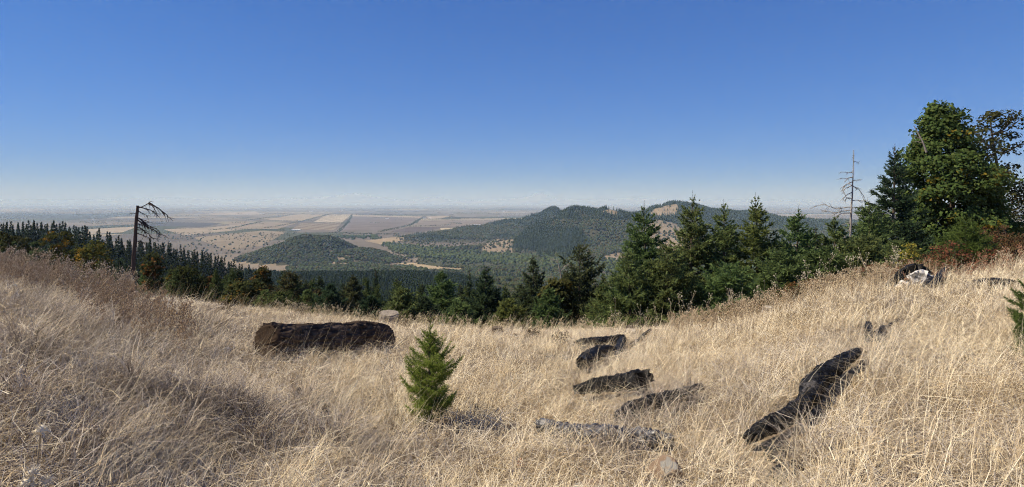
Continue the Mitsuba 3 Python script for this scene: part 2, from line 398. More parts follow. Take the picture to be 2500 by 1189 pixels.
field_mats = {}
for lab, col, quad in FIELDS:
    key = structure('field', lab)
    pts = np.array([on_plain(*q) for q in quad])
    ring = []
    for a, b in zip(pts, np.roll(pts, -1, 0)):
        for t in np.linspace(0, 1, 9)[:-1]:
            ring.append(a * (1 - t) + b * t)
    poly = Polygon(ring).buffer(0)
    if poly.geom_type != 'Polygon':
        poly = max(poly.geoms, key=lambda g: g.area)
    v2, f2 = trimesh.creation.triangulate_polygon(poly, engine='earcut')
    name = f'field_mat_{len(field_mats)}'
    k = np.array(col)
    stripes = 'striped' in lab
    if k.sum() not in field_mats:
        field_mats[k.sum()] = name

    def fcol(p, n, uv, k=k, stripes=stripes):
        f = fbm(p.x / 160, p.y / 160, 0.7, 3)
        c = mi.Color3f(*map(float, k)) * (0.72 + 0.56 * f)
        if stripes:
            c = c * (0.72 + 0.28 * smoothstep(0.3, 0.5, dr.abs(2 * (p.x / 150 + p.y / 1500 - dr.floor(p.x / 150 + p.y / 1500)) - 1)))
        return c
    scene[name] = diffuse(fcol)
    field_mats[name] = 1
    V = np.column_stack([v2, np.full(len(v2), FLOOR + 0.9)])
    V[:, 2] = np.maximum(V[:, 2], ground(V[:, 0], V[:, 1], False) + 0.9)
    scene[key] = shape((V, f2), name)

# ------------------------------------------------------------------ far trees
rng = np.random.default_rng(11)


def cone_tree(seed, tiers=2, sides=9):
    r = np.random.default_rng(seed)
    V, F = [], []
    for t in range(tiers):
        z0, z1 = t * 0.42 / max(tiers - 1, 1) + 0.06, 0.55 + 0.45 * (t + 1) / tiers
        k = np.arange(sides)
        rr = (0.26 if t == 0 else 0.26 * (1 - 0.4 * t)) * np.where(k % 2, 0.55, 1.0) * r.uniform(0.75, 1.2, sides)
        ang = (k + r.uniform(-0.3, 0.3, sides)) * 2 * np.pi / sides
        ring = np.stack([rr * np.cos(ang), rr * np.sin(ang), z0 + r.uniform(-0.05, 0.05, sides)], 1)
        o = len(V) and sum(map(len, V))
        V.append(np.vstack([ring, [[0, 0, min(z1, 1.0)]]]))
        F.append(np.stack([k, (k + 1) % sides, k * 0 + sides], 1) + o)
    return np.vstack(V), np.vstack(F)


def blob_tree(seed, sub=1):
    r = np.random.default_rng(seed)
    s = trimesh.creation.icosphere(subdivisions=sub, radius=1)
    v = np.array(s.vertices)
    v *= (0.62 + 0.75 * meshkit.noise(v * 1.9 + seed * 3.1, seed))[:, None] * r.uniform(0.86, 1.14, len(v))[:, None]
    v[:, 2] = v[:, 2] * 0.5 + 0.52
    v[:, :2] *= 0.5
    return v, np.array(s.faces)


CONES = [cone_tree(s, 2, 8) for s in range(5)]
BLOBS = [blob_tree(s) for s in range(6)]
DOTS = [blob_tree(s + 20, 0) for s in range(6)]


def in_sight(P, h):
    """Points whose trees of height h are not wholly behind a hill."""
    ok = np.ones(len(P), bool)
    e = (P[:, 2] + h - EYE) / P[:, 1]
    for f in (0.985, 0.965, 0.94, 0.9, 0.84, 0.76, 0.66):
        ok &= e > (ground(P[:, 0] * f, P[:, 1] * f, False) - EYE) / (P[:, 1] * f) - 0.0005
    return ok


def spread(n, pxs, ds, seed, rough=True):
    """Random ground points, even per area, in a sector."""
    r = np.random.default_rng(seed)
    u = (r.uniform(*pxs, n) - 1250) / FPX
    y = np.sqrt(r.uniform(ds[0] ** 2, ds[1] ** 2, n))
    p = np.stack([u * y, y, ground(u * y, y)], 1)
    return p, r


def wood(key, P, R, bases, size, width, colors, jitter, kind_mat='matte_mat'):
    n = len(P)
    pick = R.integers(0, len(bases), n)
    out = []
    for b, base in enumerate(bases):
        q = pick == b
        if not q.any():
            continue
        h = R.uniform(*size, q.sum())
        w = h * R.uniform(*width, q.sum())
        c = np.array(colors)[R.integers(0, len(colors), q.sum())] * R.uniform(1 - jitter, 1 + jitter, (q.sum(), 1))
        out.append(scatter(base, P[q] - [0, 0, 0.02] * h[:, None], np.stack([w, w, h], 1), R.uniform(0, 6.28, q.sum()), c))
    scene[key] = shape(merge(out), kind_mat)


CON = [(0.050, 0.070, 0.034), (0.040, 0.060, 0.034), (0.060, 0.078, 0.036)]
OAK = [(0.054, 0.070, 0.033), (0.066, 0.071, 0.036), (0.046, 0.062, 0.031), (0.080, 0.071, 0.040)]
RIV = [(0.076, 0.100, 0.044), (0.062, 0.086, 0.040), (0.095, 0.112, 0.048)]
# plantation below the meadow
P, R = spread(30000, (560, 1400), (380, 1420), 5)
px, py = project(P)
keep = (P[:, 1] < 1330 - 0.18 * np.abs(px - 900)) & (px < 1290 - 0.22 * (P[:, 1] - 500)) & (px > 640 - 0.07 * (P[:, 1] - 500)) | ((px < 640) & (P[:, 1] < 620) & (nz2(P[:, 0], P[:, 1], 60, 4) > 0.42))
keep &= (P[:, 1] > 420) & (R.uniform(size=len(P)) < 0.85)
key = thing('plantation', 'even dark green conifer plantation on the slope below the meadow', 'forest', kind='stuff')
wood(key, P[keep], R, CONES, (11, 17), (0.75, 1.05), [(0.036, 0.056, 0.028), (0.032, 0.050, 0.028), (0.044, 0.062, 0.030)], 0.2)

# wooded hills
P, R = spread(230000, (560, 2500), (1500, 4700), 6)
P2, _ = spread(110000, (1225, 2150), (2300, 4500), 16)
near_hill = project(P2)
P2 = P2[(P2[:, 2] > FLOOR + 25) & ((P2[:, 2] > -85) | inpoly(*near_hill, [(1240, 605), (1290, 560), (1420, 560), (1440, 600), (1350, 625)]) | (near_hill[0] > 1560))]
P = np.vstack([P, P2])
px, py = project(P)
hgt = P[:, 2] - FLOOR
dens = sst(7, 22, hgt)
for k, b in enumerate(BALD):
    dens[inpoly(px, py, b)] *= 0.035
dens = dens * np.where(nz2(P[:, 0], P[:, 1], 130, 15) < 0.37, 0.15, 1) * np.where(px > 1900, 0.7, 1)
keep = (R.uniform(size=len(P)) < dens * np.where(px < 1000, 1.0, 0.78)) & in_sight(P, 22)
P, px, py = P[keep], px[keep], py[keep]
con = (nz2(P[:, 0], P[:, 1], 170, 33) + 0.25 * (py < 540) * (px > 1250) - 0.08 * (px < 1000) - 0.1 * (py > 560) > 0.5) | inpoly(px, py, [(1240, 605), (1290, 560), (1420, 560), (1440, 600), (1350, 625)]) | (P[:, 2] > -75)
key = thing('hill_conifers', 'dark conifers massed on the far wooded hills', 'forest', kind='stuff')
wood(key, P[con], R, CONES, (11, 29), (0.42, 0.7), CON, 0.4)
key = thing('hill_oaks', 'olive brown oaks massed on the far wooded hills', 'forest', kind='stuff')
wood(key, P[~con], R, DOTS, (7, 14), (0.95, 1.4), OAK, 0.2)

# trees along the river, scrub on the valley floor, hedgerows of the plain
P, R = spread(26000, (820, 1900), (1500, 3800), 9)
px, py = project(P)
band = np.exp(-((py - np.interp(px, [820, 900, 960, 1050, 1150, 1300, 1450, 1900], [578, 574, 605, 622, 628, 640, 650, 660])) / np.interp(px, [820, 950, 1000, 1200, 1450], [3, 6, 10, 10, 13])) ** 2)
keep = (R.uniform(size=len(P)) < band * 1.1) & (P[:, 2] < FLOOR + 40) & ~inpoly(px, py, FIELDS[-2][2]) & ~inpoly(px, py, FIELDS[-1][2])
key = thing('river_trees', 'light green leafy trees along the river in the valley', 'trees', kind='stuff')
wood(key, P[keep], R, DOTS, (9, 17), (0.85, 1.3), RIV, 0.2)
rows = [((655, 556), (735, 541), (803, 523), 1.0), ((600, 538), (690, 527), (722, 523), 0.8), ((826, 566), (850, 543), (858, 526), 0.8), ((925, 566), (1000, 550), (1036, 529), 1.2), ((1000, 553), (1090, 550), (1098, 549), 0.7),
        ((810, 568), (880, 571), (975, 572), 2.0), ((560, 561), (620, 560), (690, 562), 1.3), ((510, 562), (560, 558), (640, 541), 1.0), ((210, 556), (290, 551), (330, 549), 1.0), ((1020, 537), (1080, 536), (1110, 538), 0.6),
        ((990, 604), (1060, 590), (1150, 580), 1.2), ((400, 545), (330, 552), (200, 560), 0.9)]
P = []
R = np.random.default_rng(17)
for a, b, c, wgt in rows:
    A, B, C = (on_plain(*q) for q in (a, b, c))
    ln = np.linalg.norm(B - A) + np.linalg.norm(C - B)
    n = int(min(320, max(50, ln / 11 * wgt)))
    t = np.linspace(0, 1, n) + R.normal(0, 0.004, n)
    l0 = np.linalg.norm(B - A) / ln
    q = np.where(t[:, None] < l0, A + (B - A) * (t / l0)[:, None], B + (C - B) * ((t - l0) / (1 - l0))[:, None])
    P.append(q + R.normal(0, 12 * wgt, q.shape))
for k in range(240):                                               # short far rows and copses
    py_ = HOR + R.choice([R.uniform(13, 18), R.uniform(15, 32), R.uniform(25, 60)], p=[0.35, 0.45, 0.2])
    c = on_plain(R.uniform(-100, 1330), py_)
    n = int(R.uniform(8, 34))
    t = R.uniform(-1, 1, n)
    ln = R.uniform(60, 900) * (1 if py_ < HOR + 20 else 0.3)
    ang = R.choice([0.17, 0.17, 0.05, 1.7])
    P.append(c + np.outer(t * ln, [math.cos(ang), math.sin(ang)]) + R.normal(0, 14, (n, 2)))
q = spread(430, (380, 760), (2150, 4300), 23)[0][:, :2]
P.append(q)
q = spread(1500, (960, 1330), (2050, 3900), 24)[0][:, :2]
P.append(q)
P = np.vstack(P)
P = np.column_stack([P, ground(P[:, 0], P[:, 1])])
P = P[P[:, 2] < FLOOR + 40]
key = thing('plain_trees', 'hedgerows, copses and lone oaks scattered over the farmland plain', 'trees', kind='stuff')
wood(key, P, R, DOTS, (3.5, 10), (0.9, 1.5), OAK + [(0.05, 0.065, 0.03)], 0.35)
def gable(L, Wd, Hh, roof):
    V = np.array([[-L, -Wd, 0], [L, -Wd, 0], [L, Wd, 0], [-L, Wd, 0], [-L, -Wd, Hh], [L, -Wd, Hh], [L, Wd, Hh], [-L, Wd, Hh]], float)
    F = np.array([[0, 1, 5], [0, 5, 4], [1, 2, 6], [1, 6, 5], [2, 3, 7], [2, 7, 6], [3, 0, 4], [3, 4, 7]])
    e = 1.08
    Rv = np.array([[-L * e, -Wd * e, Hh], [L * e, -Wd * e, Hh], [L * e, Wd * e, Hh], [-L * e, Wd * e, Hh], [-L * e, 0, roof], [L * e, 0, roof]], float)
    Rf = np.array([[0, 1, 5], [0, 5, 4], [2, 3, 4], [2, 4, 5], [0, 4, 3], [1, 2, 5], [0, 2, 1], [0, 3, 2]])
    return (V, F), (Rv, Rf)


scene['shed_wall_mat'] = {'type': 'twosided', 'bsdf': {'type': 'diffuse', 'reflectance': {'type': 'rgb', 'value': [0.72, 0.71, 0.68]}}}
scene['shed_roof_mat'] = {'type': 'twosided', 'bsdf': {'type': 'diffuse', 'reflectance': {'type': 'rgb', 'value': [0.66, 0.66, 0.66]}}}
FR = np.random.default_rng(63)
for px, py, n in ((1168, 549, 3), (1036, 533, 2), (713, 562, 2), (945, 534, 1), (835, 514, 2), (640, 521, 3), (1010, 511, 3), (330, 517, 2), (600, 510, 2), (1075, 512, 2), (230, 537, 1), (1230, 516, 2), (1345, 562, 1), (760, 516, 2), (70, 515, 2)):
    for q in range(n):
        d2 = on_plain(px, py) + FR.uniform(-1, 1, 2) * [90, 120] * (q > 0)
        L_, W_ = FR.uniform(16, 42), FR.uniform(8, 13)
        a, b = gable(L_, W_, FR.uniform(4, 6), FR.uniform(7, 10))
        key = thing('farm_building', 'small white farm building far off on the plain', 'building', 'white farm buildings scattered over the plain')
        M = T().translate([float(d2[0]), float(d2[1]), float(ground(*d2))]).rotate([0, 0, 1], float(FR.choice([10, 10, 100, 55])))
        part(key, 'wall', shape(a, 'shed_wall_mat'), M)
        part(key, 'roof', shape(b, 'shed_roof_mat'), M)
# mass of broadleaf and scrub on the slopes between the meadow and the valley
P, R = spread(52000, (700, 2500), (260, 2300), 31)
px, py = project(P)
keep = ((px > 1290 - 0.22 * (P[:, 1] - 500)) | (P[:, 1] > 1300 - 0.18 * np.abs(px - 900))) & (R.uniform(size=len(P)) < 0.75 * np.where(nz2(P[:, 0], P[:, 1], 120, 8) > 0.34, 1, 0.15)) & (P[:, 2] > FLOOR + 4)
for k in (2, 4):
    keep &= ~inpoly(px, py, BALD[k])
key = thing('slope_woods', 'brown green woods on the slope between firs and valley', 'forest', kind='stuff')
fl = P[:, 1] < 1100
wood(key, P[keep & fl], R, BLOBS, (5, 10), (1.0, 1.5), OAK, 0.2)
key = thing('slope_woods', 'olive brown oaks between the plantation and the valley meadow', 'forest', kind='stuff')
keep &= ~inpoly(px, py, FIELDS[-2][2])
wood(key, P[keep & ~fl], R, DOTS, (6, 12), (0.95, 1.4), OAK + RIV[:1], 0.2)


# ------------------------------------------------------------------ conifers
def sprays(A, B, step, length, width, spread_, r, cols, tipcol, per=1, fine=None):
    """Needle clumps (slim triangles) along the segments A -> B. Returns a coloured mesh."""
    L = np.linalg.norm(B - A, axis=1)
    cnt = np.maximum(1, np.ceil(L / step).astype(int)) * per
    k = np.repeat(np.arange(len(A)), cnt)
    n = len(k)
    t = r.uniform(0, 1, n)
    P = A[k] + (B - A)[k] * t[:, None]
    D = unit(unit(B - A)[k] + r.normal(0, spread_, (n, 3)))
    S = unit(np.cross(D, r.normal(0, 1, (n, 3))))
    ln = length * r.uniform(0.65, 1.25, n)[:, None] * (1 if fine is None else fine[k][:, None])
    V = np.stack([P - S * width / 2, P + S * width / 2, P + D * ln], 1).reshape(-1, 3)
    F = np.arange(3 * n).reshape(-1, 3)
    c0 = np.array(cols)[r.integers(0, len(cols), n)] * r.uniform(0.75, 1.25, (n, 1))
    tip = (t ** 1.2)[:, None] * np.clip(r.normal(0.5, 0.25, n), 0, 1)[:, None]
    c = c0 * (1 - tip) + np.array(tipcol) * tip
    return V, F, np.repeat(c, 3, 0)


def fir(seed, H, Rad, whorls=20, nb=6, cl=0.12, cw=0.035, step=0.035, base=0.05, power=0.8, bare=0.0, gapk=0.075, prof=None, irregular=0.25, up=(-8, 48), cols=CON, tip=(0.075, 0.105, 0.04), leader=0.05, spread_=0.55, twig=0.42, per=1):
    r = np.random.default_rng(seed)
    trunk = tube([[0, 0, -0.6], [0.01, 0, 0.3 * H], [0, 0.01, 0.7 * H], [0, 0, 0.9 * H], [0.006 * H, 0, H]], [0.016 * H + 0.012, 0.011 * H + 0.006, 0.005 * H + 0.002, 0.0016 * H + 0.001, 0.0008 * H + 0.001], 7)
    SA, SB, BA, BB = [], [], [], []
    top = 1 - leader
    for w in range(whorls):
        t = base + (top - base) * (w + r.uniform(-0.2, 0.2)) / (whorls - 1)
        t = min(t, top)
        for b in range(nb + r.integers(-1, 2)):
            if r.uniform() < bare:
                continue
            L = Rad * (max(1 - t, 0.02) ** power * (1 - 0.35 * max(0, t - 0.6) / 0.4) if prof is None else np.interp(t, *prof)) * r.uniform(1 - irregular * 1.4, 1 + irregular * 0.6) * (0.7 + 0.3 * min(1, (t - base) / 0.12 + 0.3)) + 0.03 * Rad
            az = r.uniform(0, 2 * np.pi)
            e = math.radians(up[0] + (up[1] - up[0]) * t ** 1.3 + r.normal(0, 7))
            z0 = H * t + r.normal(0, 0.012) * H
            s = np.linspace(0, 1, 5)
            rr = L * s * math.cos(e)
            zz = z0 + L * s * math.sin(e) - 0.16 * L * np.sin(np.pi * s) * (1 - t) + 0.08 * L * s ** 2
            pts = np.stack([rr * math.cos(az), rr * math.sin(az), zz], 1)
            BA.append(pts[:-1]); BB.append(pts[1:])
            m = max(3, int(L / (gapk * Rad + 0.012)))
            side = np.array([-math.sin(az), math.cos(az), 0])
            out = np.array([math.cos(az) * math.cos(e), math.sin(az) * math.cos(e), math.sin(e)])
            for q in range(m):
                sq = 0.18 + 0.8 * (q + r.uniform(0, 0.8)) / m
                p0 = np.array([np.interp(sq, s, pts[:, c]) for c in range(3)])
                tl = (twig * L * (1.05 - sq) + 0.05 * Rad) * r.uniform(0.6, 1.15)
                for sg in (-1, 1):
                    dr_ = unit(out * 0.75 + side * sg * r.uniform(0.55, 0.95) + np.array([0, 0, r.normal(0.02, 0.16)]))
                    SA.append(p0); SB.append(p0 + dr_ * tl)
            SA.append(pts[-2]); SB.append(pts[-1] + (pts[-1] - pts[-2]) * 0.25)
    for lv in (0.02, 0.3, 0.55):                                # slim upswept twigs round the leader
        for b in range(4):
            az, L = r.uniform(0, 2 * np.pi), leader * H * r.uniform(0.3, 0.62) * (1.15 - lv)
            e = math.radians(r.uniform(42, 66))
            p0 = np.array([0, 0, H * (top + lv * leader)])
            p1 = p0 + L * np.array([math.cos(az) * math.cos(e), math.sin(az) * math.cos(e), math.sin(e)])
            BA.append(p0[None]); BB.append(p1[None])
            if r.uniform() < 0.75:
                SA.append(p0); SB.append(p0 + (p1 - p0) * r.uniform(0.5, 0.95))
    SA, SB = np.array(SA), np.array(SB)
    BA, BB = np.vstack(BA), np.vstack(BB)
    SA = np.vstack([SA, BA[1::2], [[0, 0, H * (top - 0.12)]]])
    SB = np.vstack([SB, BB[1::2], [[0, 0, H * top]]])
    fine = np.clip(0.25 + 0.75 * (1 - (SA[:, 2] + SB[:, 2]) / 2 / H) / 0.45, 0.25, 1)
    crown = sprays(SA, SB, step, cl, cw, spread_, r, cols, tip, per, fine)
    k = slice(0, len(BA))
    S = unit(np.cross(BB[k] - BA[k], [0, 0, 1.0])) * (0.0022 * H + 0.0015)
    Z = np.array([0, 0, 1.0]) * (0.0022 * H + 0.0015)
    V = np.concatenate([BA[k] - S, BA[k] + S, BA[k] + Z, BB[k] * 1.0]).reshape(4, -1, 3).transpose(1, 0, 2).reshape(-1, 3)
    o = (np.arange(len(BA)) * 4)[:, None]
    F = np.vstack([np.array([0, 1, 3]) + o, np.array([1, 2, 3]) + o, np.array([2, 0, 3]) + o])
    return trunk, (V, F), crown


def put_tree(key, kit, pos, rot=0.0, scale=1.0, tilt=0.0):
    M = T().translate(list(map(float, pos))).rotate([0, 1, 0], float(tilt)).rotate([0, 0, 1], math.degrees(rot)).scale(scale)
    for nm, sh in kit:
        part(key, nm, sh, M)


def fir_kit(seed, H, Rad, mat='needle_mat', **kw):
    trunk, br, crown = fir(seed, H, Rad, **kw)
    return [('trunk', shape(trunk, 'trunk_mat', True)), ('branches', shape(br, 'trunk_mat')), ('crown', shape(crown, mat))]


FIRC = [(0.108, 0.148, 0.055), (0.086, 0.124, 0.050), (0.130, 0.168, 0.060)]
FIRY = [(0.125, 0.150, 0.046), (0.104, 0.130, 0.042), (0.150, 0.165, 0.054)]
FIRD = [(0.048, 0.072, 0.038), (0.040, 0.062, 0.036), (0.060, 0.082, 0.040)]
FIRG = [(0.080, 0.086, 0.040), (0.064, 0.076, 0.038), (0.100, 0.096, 0.050)]
# near firs: direction, top, distance, crown width in the same units, colours, options, label
NEAR = [
    (1583, 488, 25.0, 150, FIRC, {}, 'dense dark fir at the left of the tall fir group'),
    (1683, 465, 25.5, 150, FIRC, {}, 'tallest dense fir with a long bare leader in the fir group'),
    (1768, 486, 25.0, 120, FIRC, {'irregular': 0.35}, 'fir with thin airy top right of the tallest dense fir'),
    (1852, 468, 24.5, 120, FIRY, {'irregular': 0.4, 'bare': 0.12}, 'yellow green fir with a knobbly open top'),
    (1940, 498, 25.0, 110, FIRC, {'irregular': 0.3}, 'fir between the yellow green fir and the pale dead tree'),
    (1988, 548, 26.5, 90, FIRD, {}, 'short dark fir with a blunt top left of the pale dead tree'),
    (2040, 520, 26.0, 100, FIRC, {}, 'fir standing just left of the pale dead tree'),
    (2128, 480, 29.0, 130, FIRC, {'irregular': 0.3}, 'fir right of the pale dead tree'),
    (2176, 350, 33.0, 130, FIRD, {'irregular': 0.4, 'power': 0.9, 'bare': 0.1}, 'tall thin fir in front of the big maple'),
    (2110, 575, 23.0, 130, FIRC, {'power': 0.6}, 'low bushy fir at the foot of the pale dead tree'),
    (2190, 590, 24.0, 110, FIRC, {'power': 0.6}, 'low bushy fir below the big maple'),
    (1900, 610, 22.5, 130, FIRC, {'power': 0.6}, 'low bushy fir below the yellow green fir'),
    (1780, 640, 22.2, 140, FIRC, {'power': 0.6}, 'low bushy fir under the airy topped fir'),
    (1630, 590, 22.8, 150, FIRC, {'power': 0.65}, 'broad fir in front between the two tallest firs'),
    (1540, 610, 23.0, 130, FIRC, {'power': 0.65}, 'bushy fir in front of the dense dark fir'),
    (2010, 600, 22.8, 120, FIRC, {'power': 0.6}, 'low bushy fir below the short dark fir'),
    (1415, 592, 30.0, 150, FIRG, {'irregular': 0.5, 'bare': 0.25, 'power': 0.55}, 'ragged broad fir with pale trunk showing'),
    (1306, 622, 28.0, 95, FIRD, {'irregular': 0.4, 'bare': 0.15}, 'slim dark fir with open top left of the ragged fir'),
    (1240, 728, 22.0, 90, FIRY, {'power': 0.75}, 'bright green young fir at the meadow edge'),
    (1184, 648, 29.0, 100, FIRD, {'irregular': 0.35}, 'dark fir behind the bright green young fir'),
    (1080, 655, 28.0, 105, FIRC, {'irregular': 0.4, 'bare': 0.15}, 'fir with a thin top above the sapling'),
    (985, 702, 25.0, 110, FIRC, {'irregular': 0.3}, 'broad fir behind the pale stump'),
    (911, 648, 62.0, 46, FIRD, {}, 'lone tall dark fir further down the slope'),
    (862, 668, 30.0, 75, FIRG, {'irregular': 0.35}, 'olive fir above the cut log'),
    (806, 688, 29.0, 80, FIRD, {'irregular': 0.4}, 'dark fir left of the olive fir'),
    (700, 662, 34.0, 105, FIRG, {'irregular': 0.5, 'bare': 0.2, 'power': 0.55}, 'ragged olive fir left of the dark fir above the log'),
    (752, 705, 30.0, 70, FIRC, {}, 'small fir between the ragged olive fir and the dark fir'),
    (1150, 650, 66.0, 44, FIRD, {}, 'dark fir down the slope behind the firs above the sapling'),
    (1345, 700, 24.0, 90, FIRC, {'irregular': 0.4}, 'low fir in front of the ragged broad fir'),
    (1470, 690, 25.0, 95, FIRC, {'irregular': 0.3}, 'low fir between the ragged fir and the dense group'),
    (1035, 722, 24.5, 80, FIRD, {}, 'small dark fir right of the pale stump'),
    (1120, 735, 23.0, 85, FIRC, {}, 'small fir right of the sapling top at the meadow edge'),
    (530, 678, 42.0, 44, FIRC, {}, 'fir beside the orange shrub on the left slope'),
    (240, 632, 32.0, 44, FIRC, {}, 'small fir in front of the golden tree'),
    (420, 660, 50.0, 60, FIRD, {}, 'dark fir left of the round dark green tree'),
    (300, 640, 48.0, 60, FIRD, {}, 'dark fir just left of the leaning snag'),
    (345, 655, 44.0, 55, FIRC, {}, 'fir just right of the leaning snag foot'),
    (497, 662, 60.0, 44, FIRD, {}, 'dark fir behind the fir beside the orange shrub'),
    (650, 705, 33.0, 70, FIRC, {}, 'fir left of the ragged olive fir'),
    (600, 690, 45.0, 60, FIRD, {}, 'dark fir behind the golden green tree on the slope'),
    (905, 720, 26.0, 75, FIRD, {'irregular': 0.4}, 'low dark fir directly behind the right end of the cut log'),
]
for i, (px, py, d, wpx, cols, kw, lab) in enumerate(NEAR):
    x = (px - 1250) / FPX * d
    z = float(ground(x, d))
    H = EYE - (py - HOR) / FPX * d - z
    Rad = wpx / FPX * d * (0.76 if px > 1480 else 0.70)
    key = thing('fir_tree', lab, 'fir tree')
    opt = dict(whorls=int(np.clip(H * 3.6, 14, 30)), nb=8, cl=0.16 + 0.004 * d, cw=0.034 + 0.0014 * d, step=0.036 + 0.0009 * d, leader=0.11, cols=cols, tip=tuple(2.0 * np.array(cols[0])))
    if px > 1500 and 'power' not in kw:
        opt['power'] = 0.75
        opt['leader'] = 0.17
    if i % 3 == 0:
        opt['irregular'] = 0.42
    opt['cols'] = [tuple(np.array(c) * (0.85 + 0.3 * ((i * 7) % 5) / 4) * [1 + 0.12 * ((i * 3) % 4 - 1.5), 1, 1]) for c in cols]
    opt.update(kw)
    put_tree(key, fir_kit(100 + i, H, Rad, **opt), (x, d, z), i * 1.3, 1.0, ((i * 5) % 7 - 3) * 0.7)

R = np.random.default_rng(55)
BELT = [fir_kit(480 + s, 7.0, 1.7 + 0.2 * s, whorls=22, nb=8, cl=0.34, cw=0.10, step=0.075, leader=0.1, cols=(FIRC, FIRD, FIRC)[s], tip=(0.12, 0.15, 0.06), irregular=0.35) for s in range(3)]
for k in range(84):
    px = 400 + 1150 * (k + R.uniform(-0.6, 0.6)) / 83
    d = R.uniform(28, 62)
    x = (px - 1250) / FPX * d
    z = float(ground(x, d))
    top = np.interp(px, [400, 600, 800, 1000, 1300, 1550], [660, 672, 682, 690, 690, 650]) + R.choice([R.uniform(-22, 10), R.uniform(0, 45)])
    H = EYE - (top - HOR) / FPX * d - z
    if H < 2:
        continue
    key = thing('fir_tree', 'dark fir in the belt of young firs just below the meadow', 'fir tree', 'young firs in the belt below the meadow')
    put_tree(key, BELT[k % 3], (x, d, z), R.uniform(0, 6.28), float(H / 7.0))
# stand of tall conifers on the left: single trees of a few kinds, and the mass behind them
STAND = [fir_kit(400 + s, 24.0, 4.9 + 0.3 * s, whorls=26, nb=7, cl=0.85, cw=0.36, step=0.34, leader=0.05, power=1.05 + 0.06 * s, cols=FIRD, tip=(0.05, 0.07, 0.035), irregular=0.35, twig=0.36, spread_=0.5) for s in range(4)]
STAND = [[k for k in kit if k[0] != 'branches'] for kit in STAND]
R = np.random.default_rng(8)
sky_line = lambda px: np.interp(px, [-60, 0, 60, 120, 180, 250, 290, 330, 380, 430, 480, 520, 570, 620], [544, 540, 538, 538, 543, 560, 574, 584, 582, 574, 584, 598, 620, 650])
for k in range(120):
    px = -40 + 650 * (k + R.uniform(-0.7, 0.7)) / 119
    d = float(np.interp(px, [0, 250, 330, 400, 620], [340, 360, 400, 430, 470])) + R.uniform(-25, 45)
    x = (px - 1250) / FPX * d
    z = float(ground(x, d))
    top = EYE - (sky_line(px) + R.choice([R.uniform(-4, 8), R.uniform(4, 26)]) - HOR) / FPX * d
    H = float(np.clip(top - z, 13, 36))
    key = thing('tall_conifer', 'tall dark conifer in the dense stand at the left of the view', 'conifer', 'dark conifers in the stand on the left ridge')
    put_tree(key, STAND[k % 4], (x, d, min(z, top - H + 0.01) if top - z > 36 else z), R.uniform(0, 6.28), H / 24.0)
P, R = spread(4200, (-80, 720), (70, 520), 41)
px, py = project(P)
keep = (P[:, 1] > 90 + 0.1 * px) & (project(P + [0, 0, 16])[1] > sky_line(px) + 10)
P = P[keep]
key = thing('ridge_forest', 'dark conifer forest filling the slope under the tall stand', 'forest', kind='stuff')
MIDF = []
for s in range(3):
    _, _, c = fir(450 + s, 1.0, 0.26, whorls=9, nb=5, cl=0.13, cw=0.06, step=0.13, leader=0.04, cols=FIRD, irregular=0.35)
    MIDF.append((c[0], c[1]))
wood(key, P, R, MIDF, (9, 17), (0.8, 1.1), FIRD + FIRC[:1], 0.25, 'needle_mat')


